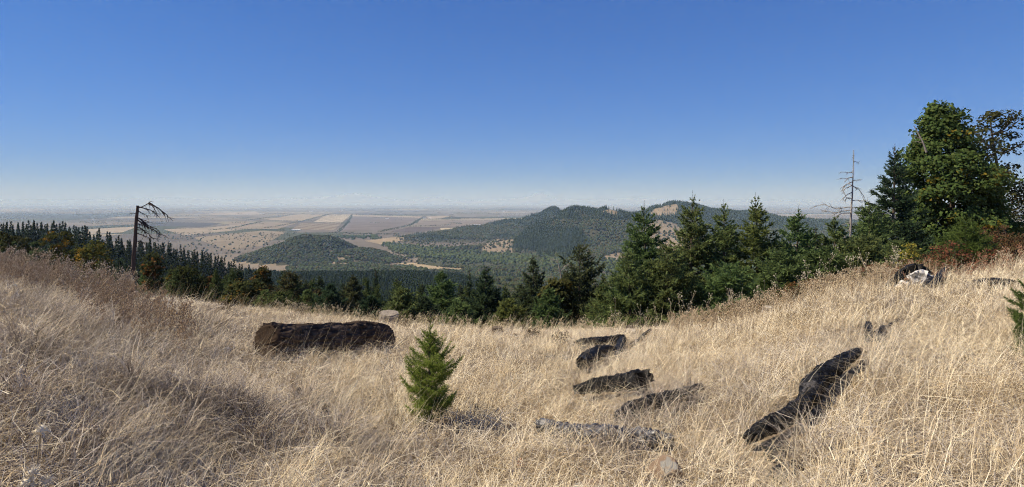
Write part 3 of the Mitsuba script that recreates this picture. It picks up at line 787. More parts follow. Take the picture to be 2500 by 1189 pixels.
# ------------------------------------------------------------------ broadleaf trees
def leafy(seed, rings, n_clusters, leaves, leaf, cl_r, cols, accent=(0, (0.2, 0.1, 0.02)), depth=0.85, lumps=0):
    """rings: (height, centre offset, half width) of the outline. Leaf clusters near the outline's surface; leaves are folded kites."""
    r = np.random.default_rng(seed)
    hs, cs, ws = (np.array([q[k] for q in rings], float) for k in range(3))
    wgt = ws[:-1] + ws[1:]
    seg = r.choice(len(hs) - 1, n_clusters, p=(wgt * np.diff(hs)) / (wgt * np.diff(hs)).sum())
    h = hs[seg] + np.diff(hs)[seg] * r.uniform(0, 1, n_clusters)
    w = np.interp(h, hs, ws)
    az = r.uniform(0, 2 * np.pi, n_clusters)
    rho = np.sqrt(r.uniform(0.25, 1.0, n_clusters)) * np.clip(1.0 + 0.42 * (nz(np.stack([np.cos(az) * 1.5, np.sin(az) * 1.5, h * 0.6], 1), seed, 2) - 0.5) * 2, 0.55, 1.35)
    C = np.stack([np.interp(h, hs, cs) + rho * w * np.cos(az), depth * rho * w * np.sin(az), h], 1)
    if lumps:                                                  # gather the clusters into rounded boughs
        j_ = r.choice(n_clusters, lumps, replace=False)
        _, near_ = cKDTree(C[j_]).query(C)
        C = C * 0.6 + C[j_][near_] * 0.4 + r.normal(0, 0.10, C.shape)
    outward = unit(np.stack([np.cos(az), np.sin(az), np.full(n_clusters, 0.45)], 1))
    k = np.repeat(np.arange(n_clusters), r.poisson(leaves, n_clusters))
    n = len(k)
    q = r.normal(0, 1, (n, 3))
    q = q / np.maximum(1, np.linalg.norm(q, axis=1, keepdims=True) / 1.6)
    size_k = r.uniform(0.6, 1.3, n_clusters)[k][:, None]
    P = C[k] + q * cl_r * size_k * [1, 1, 0.55]
    N = unit(outward[k] * 0.7 + [0, 0, 0.55] + r.normal(0, 0.5, (n, 3)))
    D = unit(np.cross(N, r.normal(0, 1, (n, 3))) + [0, 0, -0.25])
    S = unit(np.cross(N, D))
    ls = leaf * r.uniform(0.6, 1.25, n)[:, None]
    V = np.stack([P - D * ls * 0.5, P + S * ls * 0.48 - N * ls * 0.12, P + D * ls * 0.55 - N * ls * 0.1, P - S * ls * 0.48 - N * ls * 0.12], 1).reshape(-1, 3)
    o = (np.arange(n) * 4)[:, None]
    F = np.vstack([np.array([0, 1, 2]) + o, np.array([0, 2, 3]) + o])
    c = np.array(cols)[r.integers(0, len(cols), n)] * r.uniform(0.75, 1.25, (n, 1))
    fall = r.uniform(size=n_clusters) < accent[0]
    m = (fall[k] & (r.uniform(size=n) < 0.7))[:, None]
    c = np.where(m, np.array(accent[1]) * r.uniform(0.7, 1.3, (n, 1)), c)
    # limbs
    base = np.array([cs[0], 0, 0.0])
    H = hs[-1]
    limbs = [tube([base - [0, 0, 0.5], [cs[0], 0, H * 0.3], [np.interp(H * 0.6, hs, cs), 0, H * 0.6], [cs[-1], 0, H * 0.93]], [0.022 * H, 0.016 * H, 0.009 * H, 0.003 * H], 8)]
    for e in r.choice(n_clusters, min(n_clusters, 46), replace=False):
        t = np.clip((C[e, 2] - 0.35 * np.hypot(*C[e, :2])) / H, 0.08, 0.85)
        a = np.array([np.interp(t * H, hs, cs) * min(1, t * 3), 0, t * H])
        b = a * 0.5 + C[e] * 0.5 + [0, 0, -0.03 * H]
        limbs.append(tube([a, b, C[e]], [0.006 * H, 0.004 * H, 0.0015 * H], 5))
    return merge(limbs), (V, F, np.repeat(c, 4, 0))


def put_leafy(name, lab, cat, px0, d, outline, group=None, mat='leaf_mat', base_py=None, **kw):
    """outline: rows (py, left, right) from the top down."""
    x = (px0 - 1250) / FPX * d
    z = float(ground(x, d))
    rings = []
    for py, l, r_ in sorted(outline, reverse=True):
        rings.append((EYE - (py - HOR) / FPX * d - z, ((l + r_) / 2 - px0) / FPX * d, (r_ - l) / 2 / FPX * d))
    if rings[0][0] > 0.4:
        rings.insert(0, (min(0.3, rings[0][0] * 0.5), rings[0][1], rings[0][2] * 0.75))
    limbs, crown = leafy(rings=rings, **kw)
    key = thing(name, lab, cat, group)
    M = T().translate([x, d, z])
    part(key, 'trunk', shape(limbs, 'trunk_mat', True), M)
    part(key, 'crown', shape(crown, mat), M)
    return key, M, (x, d, z)


MAPLE = [(0.094, 0.142, 0.044), (0.076, 0.122, 0.040), (0.118, 0.156, 0.048)]
key, M, o = put_leafy('maple_tree', 'big leafy maple with green and yellowing leaves and a bare white branch', 'maple tree', 2330, 36.0,
                      [(262, 2283, 2310), (285, 2262, 2336), (335, 2250, 2345), (365, 2222, 2362), (400, 2212, 2400), (450, 2218, 2438), (520, 2212, 2450), (575, 2222, 2452), (630, 2240, 2420)],
                      seed=51, n_clusters=1000, leaves=48, leaf=0.20, cl_r=0.40, cols=MAPLE, accent=(0.06, (0.24, 0.18, 0.03)), lumps=190)


def branchy(pts, d, r0, r1, sides=6, jit=0.0, seed=0):
    r = np.random.default_rng(seed)
    P = np.array([at(a, b, d) for a, b in pts])
    P[1:, 1] += np.cumsum(r.normal(0, jit, len(P) - 1))
    return tube(P, np.linspace(r0, r1, len(P)), sides)


part(key, 'dead_branch', shape(merge([branchy([(2262, 372), (2252, 345), (2240, 322), (2231, 307)], 32.6, 0.06, 0.02), branchy([(2250, 340), (2236, 334), (2226, 320)], 32.6, 0.03, 0.012),
                                      branchy([(2254, 350), (2240, 346), (2228, 347)], 32.6, 0.026, 0.01)]), 'pale_wood_mat', True), label='bare white dead branch sticking out of the maple')
put_leafy('oak_tree', 'sparse dark leaved tree with gaps of sky right of the big maple', 'oak tree', 2440, 40.0,
          [(272, 2395, 2440), (290, 2370, 2500), (330, 2360, 2480), (390, 2385, 2470), (450, 2410, 2480), (520, 2400, 2500), (600, 2420, 2480)],
          seed=52, n_clusters=165, leaves=30, leaf=0.18, cl_r=0.34, cols=[(0.062, 0.074, 0.03), (0.078, 0.082, 0.032), (0.066, 0.06, 0.03)])
put_leafy('oak_tree', 'leafy branches of a tree at the right edge above the shrubs', 'oak tree', 2530, 40.0,
          [(430, 2500, 2560), (460, 2470, 2580), (500, 2470, 2600), (540, 2500, 2590)],
          seed=53, n_clusters=90, leaves=30, leaf=0.18, cl_r=0.4, cols=[(0.062, 0.068, 0.03), (0.078, 0.074, 0.032), (0.08, 0.06, 0.032)])
GRN = [(0.07, 0.092, 0.034), (0.056, 0.08, 0.03), (0.085, 0.10, 0.036)]
GLD = [(0.10, 0.105, 0.032), (0.08, 0.092, 0.03), (0.14, 0.115, 0.03)]
LEFT = [
    ('yellow green tree rising behind the weeds on the left', 140, 62, [(566, 122, 160), (580, 104, 182), (610, 96, 192), (650, 100, 190)], [(0.09, 0.085, 0.025), (0.07, 0.075, 0.025)], 6, (0.12, (0.19, 0.11, 0.02))),
    ('olive tree at the left edge behind the weeds', 25, 60, [(568, 5, 40), (590, -15, 62), (640, -10, 66)], [(0.055, 0.06, 0.024), (0.07, 0.068, 0.026)], 6, (0.05, (0.15, 0.10, 0.02))),
    ('golden tree with orange leaves left of the leaning snag', 218, 40, [(592, 200, 235), (606, 186, 258), (640, 184, 262), (670, 196, 258)], GLD, 6, (0.25, (0.26, 0.16, 0.03))),
    ('narrow tree with an orange brown crown right of the leaning snag', 370, 42, [(620, 362, 380), (634, 352, 392), (655, 352, 394), (700, 356, 400)], [(0.075, 0.085, 0.034), (0.065, 0.075, 0.03)], 6, (0.35, (0.24, 0.115, 0.04))),
    ('round dark green tree at the edge of the left meadow', 457, 36, [(655, 440, 472), (668, 420, 492), (690, 414, 502), (720, 424, 496)], [(0.045, 0.055, 0.022), (0.06, 0.065, 0.025)], 6, (0.05, (0.15, 0.10, 0.02))),
    ('small orange leaved tree beside the fir on the left slope', 521, 40, [(676, 514, 526), (690, 508, 532), (712, 508, 532)], [(0.16, 0.08, 0.035), (0.10, 0.075, 0.033)], 5, (0.1, (0.26, 0.11, 0.04))),
    ('slender tree with an orange top left of the ragged olive fir', 641, 44, [(652, 634, 650), (668, 624, 658), (690, 622, 662), (730, 625, 665)], [(0.10, 0.09, 0.034), (0.08, 0.082, 0.03)], 6, (0.3, (0.25, 0.13, 0.035))),
    ('green and golden tree on the slope left of the log', 598, 34, [(690, 580, 622), (706, 560, 640), (730, 556, 644), (755, 565, 640)], [(0.08, 0.088, 0.034), (0.065, 0.078, 0.03)], 6, (0.12, (0.2, 0.13, 0.035))),
    ('brownish broadleaf tree between firs above the cut log', 775, 32, [(712, 765, 785), (722, 752, 800), (750, 750, 800), (770, 755, 798)], [(0.075, 0.06, 0.03), (0.06, 0.055, 0.028)], 5, (0.1, (0.15, 0.08, 0.03))),
    ('pale leaved shrubby tree in front of the ragged fir', 1365, 26, [(690, 1350, 1380), (705, 1335, 1395), (750, 1330, 1400), (800, 1340, 1395)], [(0.085, 0.085, 0.03), (0.065, 0.07, 0.026)], 5, (0.1, (0.17, 0.12, 0.03))),
    ('small green broadleaf tree left of the round dark green tree', 405, 44, [(682, 395, 415), (694, 385, 425), (715, 385, 428)], GRN, 5, (0.0, (0.1, 0.1, 0.1))),
    ('low green tree at the meadow edge between log and golden green tree', 690, 29, [(720, 675, 705), (732, 660, 722), (765, 655, 730)], GRN, 5, (0.05, (0.15, 0.10, 0.02))),
]
for q, (lab, px0, d, outl, cols, lv, acc) in enumerate(LEFT):
    put_leafy('leafy_tree', lab, 'tree', px0, d, outl, seed=70 + q, n_clusters=190, leaves=24, leaf=0.26 if d > 50 else 0.18, cl_r=0.26 if outl[0][2] - outl[0][1] > 20 else 0.18, cols=cols, accent=acc)


# ------------------------------------------------------------------ snags
def snag(name, lab, d, trunk_pts, r0, r1, branches, mat, seed, twigs=3):
    key = thing(name, lab, 'dead tree')
    r = np.random.default_rng(seed)
    foot = at(*trunk_pts[0], d)
    g = float(ground(foot[0], d))
    P = np.array([at(a, b, d) for a, b in trunk_pts])
    if P[0, 2] > g - 0.2:
        P = np.vstack([[P[0, 0], P[0, 1], g - 0.3], P])
    fine = np.linspace(0, 1, 24)
    t0 = np.linspace(0, 1, len(P))
    Q = np.stack([np.interp(fine, t0, P[:, c]) for c in range(3)], 1) + r.normal(0, r0 * 0.06, (24, 3)) * [1, 1, 0]
    V, F = tube(Q, np.linspace(r0, r1, 24) * (1 + r.normal(0, 0.05, 24)), 9)
    part(key, 'trunk', shape((V, F), mat, True))
    for b in branches:
        P = np.array([at(a_, b_, d) for a_, b_ in b])
        dz = r.normal(0, 0.35)
        P[:, 1] += np.linspace(0, dz, len(P)) * np.linalg.norm(P[-1] - P[0])
        rb = min(r0 * 0.3, 0.012 + 0.022 * np.linalg.norm(P[-1] - P[0]))
        f = np.linspace(0, 1, 4 * len(P))
        P = np.stack([np.interp(f, np.linspace(0, 1, len(P)), P[:, c]) for c in range(3)], 1) + r.normal(0, rb * 0.25, (len(f), 3))
        ms = [tube(P, np.linspace(rb, rb * 0.3, len(P)), 5)]
        for k in range(int(twigs * len(b))):
            i = r.integers(2, len(P))
            L = r.uniform(0.12, 0.34) * np.linalg.norm(P[-1] - P[0]) + 0.05
            dirn = unit(unit(P[min(i + 1, len(P) - 1)] - P[i - 2]) + r.normal(0, 0.6, 3) + [0, 0, -0.35])
            ms.append(tube([P[i], P[i] + dirn * L * 0.5, P[i] + dirn * L + [0, 0, -0.1 * L]], [rb * 0.45, rb * 0.35, rb * 0.2], 4))
        part(key, 'branch', shape(merge(ms), mat, True))


snag('leaning_snag', 'dark broken dead tree with drooping branches on its right side', 24.0, [(322, 700), (326, 640), (331, 570), (336, 502)], 0.11, 0.055,
     [[(336, 508), (350, 504), (362, 496), (366, 492)], [(364, 495), (376, 508), (386, 522), (396, 541)], [(362, 497), (375, 503), (385, 516), (392, 528)], [(338, 505), (352, 508), (370, 515), (382, 524)],
      [(336, 515), (348, 522), (356, 530)], [(334, 530), (346, 540), (358, 552), (375, 560), (386, 574)], [(334, 535), (350, 548), (368, 560), (380, 566), (388, 576)], [(333, 545), (348, 550), (362, 556), (372, 566)],
      [(332, 552), (345, 560), (358, 572), (370, 586)], [(331, 560), (346, 562), (360, 566)], [(330, 568), (345, 575), (355, 582)], [(328, 590), (340, 590), (350, 594)], [(332, 522), (326, 520), (321, 521)]], 'snag_dark_mat', 3, 2)
snag('pale_snag', 'pale grey dead conifer with bare drooping branches left of the maple', 28.0, [(2073, 640), (2076, 560), (2081, 460), (2085, 366)], 0.095, 0.014,
     [[(2083, 422), (2070, 421), (2057, 420)], [(2082, 432), (2066, 436), (2046, 436)], [(2082, 444), (2060, 450), (2040, 462)], [(2081, 452), (2058, 462), (2052, 474)], [(2080, 470), (2062, 476), (2050, 484)], [(2079, 484), (2063, 484), (2053, 490)],
      [(2078, 505), (2050, 510), (2030, 500), (2015, 503)], [(2078, 512), (2046, 520), (2020, 512)], [(2077, 520), (2050, 520), (2025, 530)], [(2083, 440), (2095, 440), (2103, 438)], [(2082, 455), (2100, 462), (2116, 478)], [(2080, 490), (2092, 488), (2106, 492)],
      [(2079, 508), (2090, 506), (2100, 508)], [(2076, 545), (2060, 548), (2050, 555)], [(2084, 395), (2090, 394), (2098, 396)], [(2076, 560), (2066, 566), (2058, 580)], [(2085, 380), (2080, 388)]], 'snag_pale_mat', 4, 2)
snag('pale_snag', 'short pale broken trunk beside the pale grey dead conifer', 27.5, [(2062, 640), (2062, 600), (2064, 572)], 0.07, 0.02, [[(2063, 590), (2070, 585), (2074, 578)]], 'snag_pale_mat', 5)
snag('pale_snag', 'thin pale crooked trunk leaning inside the ragged fir', 27.0, [(1385, 780), (1378, 720), (1367, 660), (1360, 632)], 0.06, 0.02, [[(1368, 664), (1378, 650), (1390, 640)], [(1362, 640), (1352, 634), (1344, 632)]], 'snag_pale_mat', 6)


# ------------------------------------------------------------------ logs, stumps, rocks
def log_mesh(pts, radii, seed, sides=40, rings=90, rough=0.10, cracks=0.0, furrow=0.0, end_jag=0.06, squash=1.0):
    """A closed knobbly log. Cracks: square checks as in charred wood; furrow: long bark ridges."""
    r = np.random.default_rng(seed)
    pts = np.asarray(pts, float)
    t0, f = np.linspace(0, 1, len(pts)), np.linspace(0, 1, rings)
    cur = PchipInterpolator(t0, pts)(f) if len(pts) > 2 else np.stack([np.interp(f, t0, pts[:, c]) for c in range(3)], 1)
    rr = PchipInterpolator(t0, np.broadcast_to(radii, (len(pts),)).astype(float))(f) if len(pts) > 2 else np.interp(f, t0, np.broadcast_to(radii, (2,)))
    V, F = tube(cur, rr, sides, cap=True)
    body, C = V[:rings * sides], np.repeat(cur, sides, 0)
    off = body - C
    off[:, 2] *= squash
    ang = np.tile(np.arange(sides) * 2 * np.pi / sides, rings)
    s = np.concatenate([[0], np.cumsum(np.linalg.norm(np.diff(cur, axis=0), axis=1))])
    S = np.repeat(s, sides)
    R0 = float(np.mean(rr))
    ring3 = np.stack([np.cos(ang) * 1.4, np.sin(ang) * 1.4, S / R0 * 0.55], 1)
    k = 1 + rough * 2 * (nz(ring3, seed, 3) - 0.5)
    if furrow:
        q = nz(np.stack([np.cos(ang) * 5.5, np.sin(ang) * 5.5, S / R0 * 0.8], 1), seed + 7, 3)
        k = k + furrow * (1 - 2 * np.abs(2 * q - 1)) - furrow * 0.5
    if cracks:
        L = s[-1]
        cs_, ca_ = 0.62 * R0, 1.25
        n = int(L / cs_ * 2 * np.pi / ca_ * 1.1)
        cen = np.stack([(np.floor(r.uniform(0, L, n) / cs_) + r.normal(0.5, 0.13, n)), r.uniform(0, 2 * np.pi, n) / ca_], 1)
        per = 2 * np.pi / ca_
        tree = cKDTree(np.vstack([cen, cen + [0, per], cen - [0, per]]))
        dd, _ = tree.query(np.stack([S / cs_, ang / ca_], 1), k=2)
        k = k - cracks * np.exp(-((dd[:, 1] - dd[:, 0]) / 0.28) ** 2)
    V[:rings * sides] = C + off * k[:, None]
    tang = unit(np.gradient(cur, axis=0))
    for e, base in ((0, 0), (rings - 1, (rings - 1) * sides)):
        V[base:base + sides] += tang[e] * (r.normal(0, end_jag, sides) * rr[e])[:, None]
        V[rings * sides + (e > 0)] += tang[e] * end_jag * rr[e] * (1 if e else -1)
    return V, F


def ground_path(pxs, lift, sink=None):
    """Points above the near ground seen in the directions pxs; lift in metres."""
    out = []
    for (px, py), l in zip(pxs, np.broadcast_to(lift, (len(pxs),))):
        p = gp(px, py)
        out.append(p + [0, 0, l])
    return np.array(out)


masks = []                                                     # footprints that the grass keeps off: polyline points and a radius


def keep_off(P, rad):
    P = np.asarray(P, float)
    for a, b in zip(P[:-1], P[1:]):
        n = max(2, int(np.linalg.norm(b - a) / 0.06))
        for t in np.linspace(0, 1, n):
            masks.append((*(a + (b - a) * t)[:2], rad))


# the cut log
A, B = gp(652, 872), gp(940, 858)
rl = 0.275
A = A + [0, 0, rl - 0.10]; B = B + [0, 0, rl - 0.06]
Mid = (A + B) / 2 + [0, 0, -0.01]
key = thing('cut_log', 'thick brown log with furrowed bark and a sawn left end lying in the grass', 'log')
V, F = log_mesh([A, A * 0.65 + B * 0.35 + [0, 0, -0.01], A * 0.3 + B * 0.7 + [0, 0, 0.02], B], [rl * 1.04, rl * 0.95, rl * 0.98, rl * 0.78], 7, 120, 190, 0.13, 0.0, 0.22, 0.05)
part(key, 'bark', shape((V, F), 'bark_mat', 50))
ax = unit(B - A)


def disc(cen, axis, rad, seed, thick=0.012, sides=36):
    r = np.random.default_rng(seed)
    return log_mesh([cen - axis * thick, cen + axis * thick], [rad, rad], seed, sides, 3, 0.05, 0, 0, 0.0)


def ringcol(c0, axis, dark, light):
    c0, axis = np.array(c0, float), np.array(axis, float)

    def fn(p, n, uv):
        q = mi.Vector3f(p.x - c0[0], p.y - c0[1], p.z - c0[2])
        t = q.x * axis[0] + q.y * axis[1] + q.z * axis[2]
        w = mi.Vector3f(q.x - t * axis[0], q.y - t * axis[1], q.z - t * axis[2])
        rad_ = dr.norm(w)
        ring = 0.5 + 0.5 * dr.sin(rad_ * 420 + 4 * noise(p.x * 9, p.y * 9, p.z * 9))
        return mix(dark, light, 0.35 * ring + 0.65 * fbm(p.x * 11, p.y * 11, p.z * 11, 3))
    return fn


scene['log_end_mat'] = diffuse(ringcol(A, ax, (0.022, 0.016, 0.013), (0.085, 0.06, 0.043)))
part(key, 'sawn_end', shape(log_mesh([A - ax * 0.03, A - ax * 0.006, A + ax * 0.05], [rl * 0.86, rl * 0.95, rl * 0.96], 3, 60, 8, 0.06, 0, 0.06, 0.05), 'log_end_mat', 40), label='sawn left end with growth rings')
sp = A + [0, 0, -rl * 0.75] - ax * 0.03
part(key, 'bark_slab', shape(log_mesh([sp + [-0.10, 0.06, 0], sp + [0.04, -0.05, -0.02], sp + [0.13, -0.16, -0.03]], [0.045, 0.06, 0.05], 12, 16, 20, 0.3, 0, 0.2, 0.2), 'bark_mat', 50), label='loose slab of bark under the sawn end')
pc = A * 0.42 + B * 0.58 + np.array([0, -rl * 0.90, 0.12])
part(key, 'bare_patch', shape(log_mesh([pc + [-0.07, 0.0, -0.03], pc + [0.0, -0.015, 0.02], pc + [0.07, 0.0, 0.07]], [0.02, 0.055, 0.02], 14, 14, 14, 0.15), 'pale_wood_mat', 50), label='pale bare patch where bark has come off')
keep_off([A, B], 0.24)

CHAR = [
    ('thick charred log, upper one of the pair beyond the checked logs', [(1412, 858), (1440, 856), (1480, 850), (1522, 846)], [0.13, 0.16, 0.15, 0.15], 0.08, 0.09),
    ('charred log with a stub, lower one of the pair beyond the checked logs', [(1420, 912), (1450, 892), (1485, 878), (1512, 872)], [0.12, 0.17, 0.15, 0.06], 0.09, 0.09),
    ('short charred log with a square right end in the middle of the grass', [(1405, 978), (1460, 974), (1520, 968), (1572, 968)], [0.07, 0.13, 0.15, 0.17], 0.10, 0.10),
    ('charred log half hidden under drooping grass right of the red rock', [(1512, 1048), (1560, 1030), (1630, 1006), (1710, 966)], [0.10, 0.13, 0.12, 0.06], 0.07, 0.08),
    ('long silvery charred log with square checks lying nearest in the centre', [(1320, 1062), (1400, 1085), (1480, 1092), (1560, 1098), (1640, 1098)], [0.095, 0.115, 0.12, 0.115, 0.07], 0.05, 0.17),
    ('long crooked black log running up the slope on the right', [(1822, 1108), (1870, 1085), (1925, 1058), (1962, 1030), (1988, 980), (2030, 938), (2065, 908), (2094, 882)], [0.055, 0.09, 0.10, 0.105, 0.13, 0.115, 0.09, 0.06], 0.09, 0.09),
]
for q, (lab, pth, rr, lift, cr) in enumerate(CHAR):
    rr = np.array(rr) * 0.68
    P = ground_path(pth, rr * 0.75 + lift * 0.8)
    key = thing('charred_log', lab, 'charred log')
    scene[key] = shape(log_mesh(P, rr, 80 + q, 44, 300 if len(pth) > 4 else 200, 0.26, cr * 1.5, 0.08, 0.32), 'silver_char_mat' if 'silvery' in lab else 'char_mat', 30)
    keep_off(P, 0.085)
    keep_off(P + [0, -0.13, 0], 0.075)
# a stub on the second of the pair, small burnt pieces
SM = [('short charred stick pointing up beyond the charred pair', [(1545, 850), (1565, 836), (1588, 818)], [0.05, 0.05, 0.035], [0.04, 0.10, 0.14]),
      ('charred stub standing at the end of the lower charred log', [(1498, 885), (1512, 868), (1520, 855)], [0.10, 0.09, 0.05], [0.04, 0.14, 0.22]),
      ('flat grey burnt slab left of the charred pair', [(1325, 880), (1350, 880), (1382, 884)], [0.03, 0.05, 0.03], [0.03, 0.04, 0.02]),
      ('burnt root stub left of the two on the right slope', [(2122, 836), (2122, 824), (2120, 815)], [0.055, 0.05, 0.035], [-0.02, 0.05, 0.13]),
      ('burnt root stub right of the two on the right slope', [(2150, 836), (2152, 826), (2156, 818)], [0.06, 0.05, 0.03], [-0.02, 0.04, 0.10]),
      ('thin burnt branch lying across the root stubs', [(2130, 825), (2160, 812), (2195, 795)], [0.022, 0.02, 0.012], [0.05, 0.06, 0.09]),
      ('black charred slab leaning right of the ashen stump', [(2262, 716), (2285, 700), (2310, 682)], [0.09, 0.13, 0.05], [0.0, 0.12, 0.30]),
      ('low dark burnt log at the right edge beyond the shrubs', [(2385, 700), (2430, 702), (2478, 704)], [0.10, 0.13, 0.10], [0.05, 0.06, 0.05]),
      ('small charred piece beneath the lower end of the crooked black log', [(1880, 1130), (1905, 1118), (1930, 1105)], [0.05, 0.07, 0.05], [0.02, 0.04, 0.02]),
      ('low charred remnant in the bottom right grass', [(1890, 1180), (1920, 1165), (1950, 1150)], [0.05, 0.06, 0.04], [0.01, 0.03, 0.02])]
for q, (lab, pth, rr, lift) in enumerate(SM):
    P = ground_path(pth, lift)
    key = thing('burnt_wood', lab, 'burnt wood')
    scene[key] = shape(log_mesh(P, rr, 140 + q, 22, 40, 0.22, 0.08, 0.04, 0.2), 'char_mat', 45)
    keep_off(P, 0.07)
# ashen split stump on the right
P = ground_path([(2172, 712), (2205, 706), (2238, 704)], [0.05, 0.16, 0.22])
key = thing('ashen_stump', 'split burnt stump with ash white face on the right slope', 'stump')
V, F = log_mesh(P, [0.10, 0.24, 0.30], 171, 40, 60, 0.3, 0.05, 0.12, 0.3)
part(key, 'body', shape((V, F), 'char_mat', 45))
scene['ash_mat'] = diffuse(lambda p, n, uv: mix((0.10, 0.10, 0.10), (0.62, 0.60, 0.58), smoothstep(0.35, 0.62, fbm(p.x * 9, p.y * 9, p.z * 9, 3))))
P2 = P + [-0.04, -0.27, 0.02]
part(key, 'ash_face', shape(log_mesh(P2, [0.07, 0.15, 0.20], 172, 30, 40, 0.3, 0.05, 0.1, 0.3), 'ash_mat', 45), label='ash white split face')
keep_off(P, 0.25)


def stump(lab, px, py, rad, h, side_mat, top_cols, tilt=(0.0, 0.0), seed=1, flare=1.25):
    p = gp(px, py)
    key = thing('stump', lab, 'stump')
    axis = unit(np.array([tilt[0], tilt[1], 1.0]))
    V, F = log_mesh([p - [0, 0, 0.15], p + axis * h * 0.4, p + axis * h], [rad * flare, rad * 1.05, rad], seed, 36, 26, 0.14, 0.0, 0.12, 0.02)
    part(key, 'side', shape((V, F), side_mat, 50))
    name = f'stump_top_mat_{seed}'
    scene[name] = diffuse(ringcol(p, axis, *top_cols))
    part(key, 'cut_top', shape(disc(p + axis * (h + 0.008), axis, rad * 0.94, seed + 3), name, 40))
    keep_off([p, p + [0.01, 0, 0]], rad * 1.1)


stump('big pale weathered stump behind the cut log', 948, 800, 0.33, 0.52, 'snag_pale_mat', ((0.10, 0.085, 0.07), (0.42, 0.37, 0.31)), (0.05, -0.16), 61, 1.5)
stump('small dark stump right of the sapling at the meadow edge', 1214, 822, 0.15, 0.26, 'bark_mat', ((0.08, 0.065, 0.05), (0.2, 0.16, 0.12)), (0.0, -0.05), 62)
stump('pale freshly cut stump beyond the charred pair', 1538, 818, 0.135, 0.20, 'trunk_mat', ((0.36, 0.31, 0.25), (0.62, 0.56, 0.47)), (-0.1, -0.75), 63)
stump('small grey stump in front of the tall fir group', 1874, 775, 0.13, 0.26, 'snag_pale_mat', ((0.2, 0.18, 0.16), (0.42, 0.38, 0.33)), (-0.1, -0.1), 64)
stump('pointed brown stump right of the small dark stump', 1254, 832, 0.09, 0.16, 'bark_mat', ((0.12, 0.07, 0.045), (0.22, 0.14, 0.09)), (0.2, 0.1), 65)


def boulder(name, lab, px, py, size, mat, seed, sink=0.35, cuts=9):
    r = np.random.default_rng(seed)
    s = trimesh.creation.icosphere(subdivisions=4, radius=1)
    v = np.array(s.vertices)
    for _ in range(cuts):                                      # flat faces
        nrm = unit(r.normal(0, 1, 3))
        dd = r.uniform(0.55, 0.85)
        over = np.maximum(v @ nrm - dd, 0)
        v -= over[:, None] * nrm * 0.92
    v *= (1 + 0.16 * (nz(v * 1.6, seed, 4) - 0.5))[:, None]
    p = gp(px, py)
    sz = np.array(size) / 2
    a = r.uniform(0, 6.28)
    v = v @ np.array([[math.cos(a), -math.sin(a), 0], [math.sin(a), math.cos(a), 0], [0, 0, 1]])
    V = v * sz + p + [0, 0, sz[2] * (1 - 2 * sink)]
    key = thing(name, lab, 'rock')
    scene[key] = shape((V, np.array(s.faces)), mat, 35)
    masks.append((p[0], p[1], max(sz[:2]) * 1.0))


boulder('rock', 'tan angular rock at the bottom of the view in the dry grass', 1622, 1186, (0.24, 0.20, 0.25), 'rock_mat', 27, 0.2, 8)
boulder('rock', 'half buried tan rock at the bottom left of the angular rock', 1440, 1200, (0.26, 0.2, 0.12), 'rock_mat', 6, 0.35)
boulder('rock', 'small red rock beneath the short charred log', 1553, 1000, (0.09, 0.09, 0.10), 'red_rock_mat', 7, 0.2)
boulder('rock', 'brown rock right of the short charred log', 1612, 978, (0.11, 0.09, 0.17), 'rock_mat', 8, 0.2)
boulder('rock', 'flat grey rock left of the cut log', 551, 862, (0.16, 0.12, 0.10), 'grey_rock_mat', 9, 0.25)
boulder('rock', 'flat tan rock lying in the left foreground grass', 200, 1072, (0.20, 0.16, 0.12), 'rock_mat', 10, 0.3)
boulder('rock', 'small reddish rock in the grass left of the long silvery log', 1272, 1140, (0.07, 0.07, 0.08), 'red_rock_mat', 11, 0.25)
boulder('rock', 'brown rock just above the lower end of the crooked black log', 1852, 1062, (0.14, 0.1, 0.12), 'rock_mat', 12, 0.25)

# driftwood and a rotten stub left of the sapling
p = gp(858, 968)
key = thing('weathered_branch', 'forked silver grey branch lying in the grass left of the sapling', 'branch')
scene[key] = shape(merge([log_mesh([p + [-0.10, 0, 0.03], p + [0.0, 0, 0.07], p + [0.06, 0.02, 0.16]], [0.014, 0.014, 0.004], 21, 10, 20, 0.2), log_mesh([p + [-0.04, -0.02, 0.05], p + [0.05, -0.03, 0.07], p + [0.11, -0.03, 0.11]], [0.02, 0.024, 0.006], 22, 10, 20, 0.2)]), 'snag_pale_mat', 45)
for lab, px, py, hh, ww, sd in (('rotten brown stub standing in the grass left of the forked branch', 722, 985, 0.13, 0.05, 31), ('slim brown stub right of the rotten brown stub', 757, 975, 0.09, 0.025, 32), ('grey brown stub in the grass below the rotten brown stub', 790, 1020, 0.07, 0.06, 33),
                                ('brown clod of rotten wood right of the sapling', 1152, 1015, 0.10, 0.07, 34)):
    p = gp(px, py)
    key = thing('rotten_stub', lab, 'stub')
    scene[key] = shape(log_mesh([p - [0, 0, 0.05], p + [0.01, 0, hh * 0.4], p + [0.03, 0.01, hh * 0.8 + 0.04]], [ww * 1.3, ww, ww * 0.4], sd, 16, 24, 0.35, 0, 0.15, 0.3), 'bark_mat', 45)

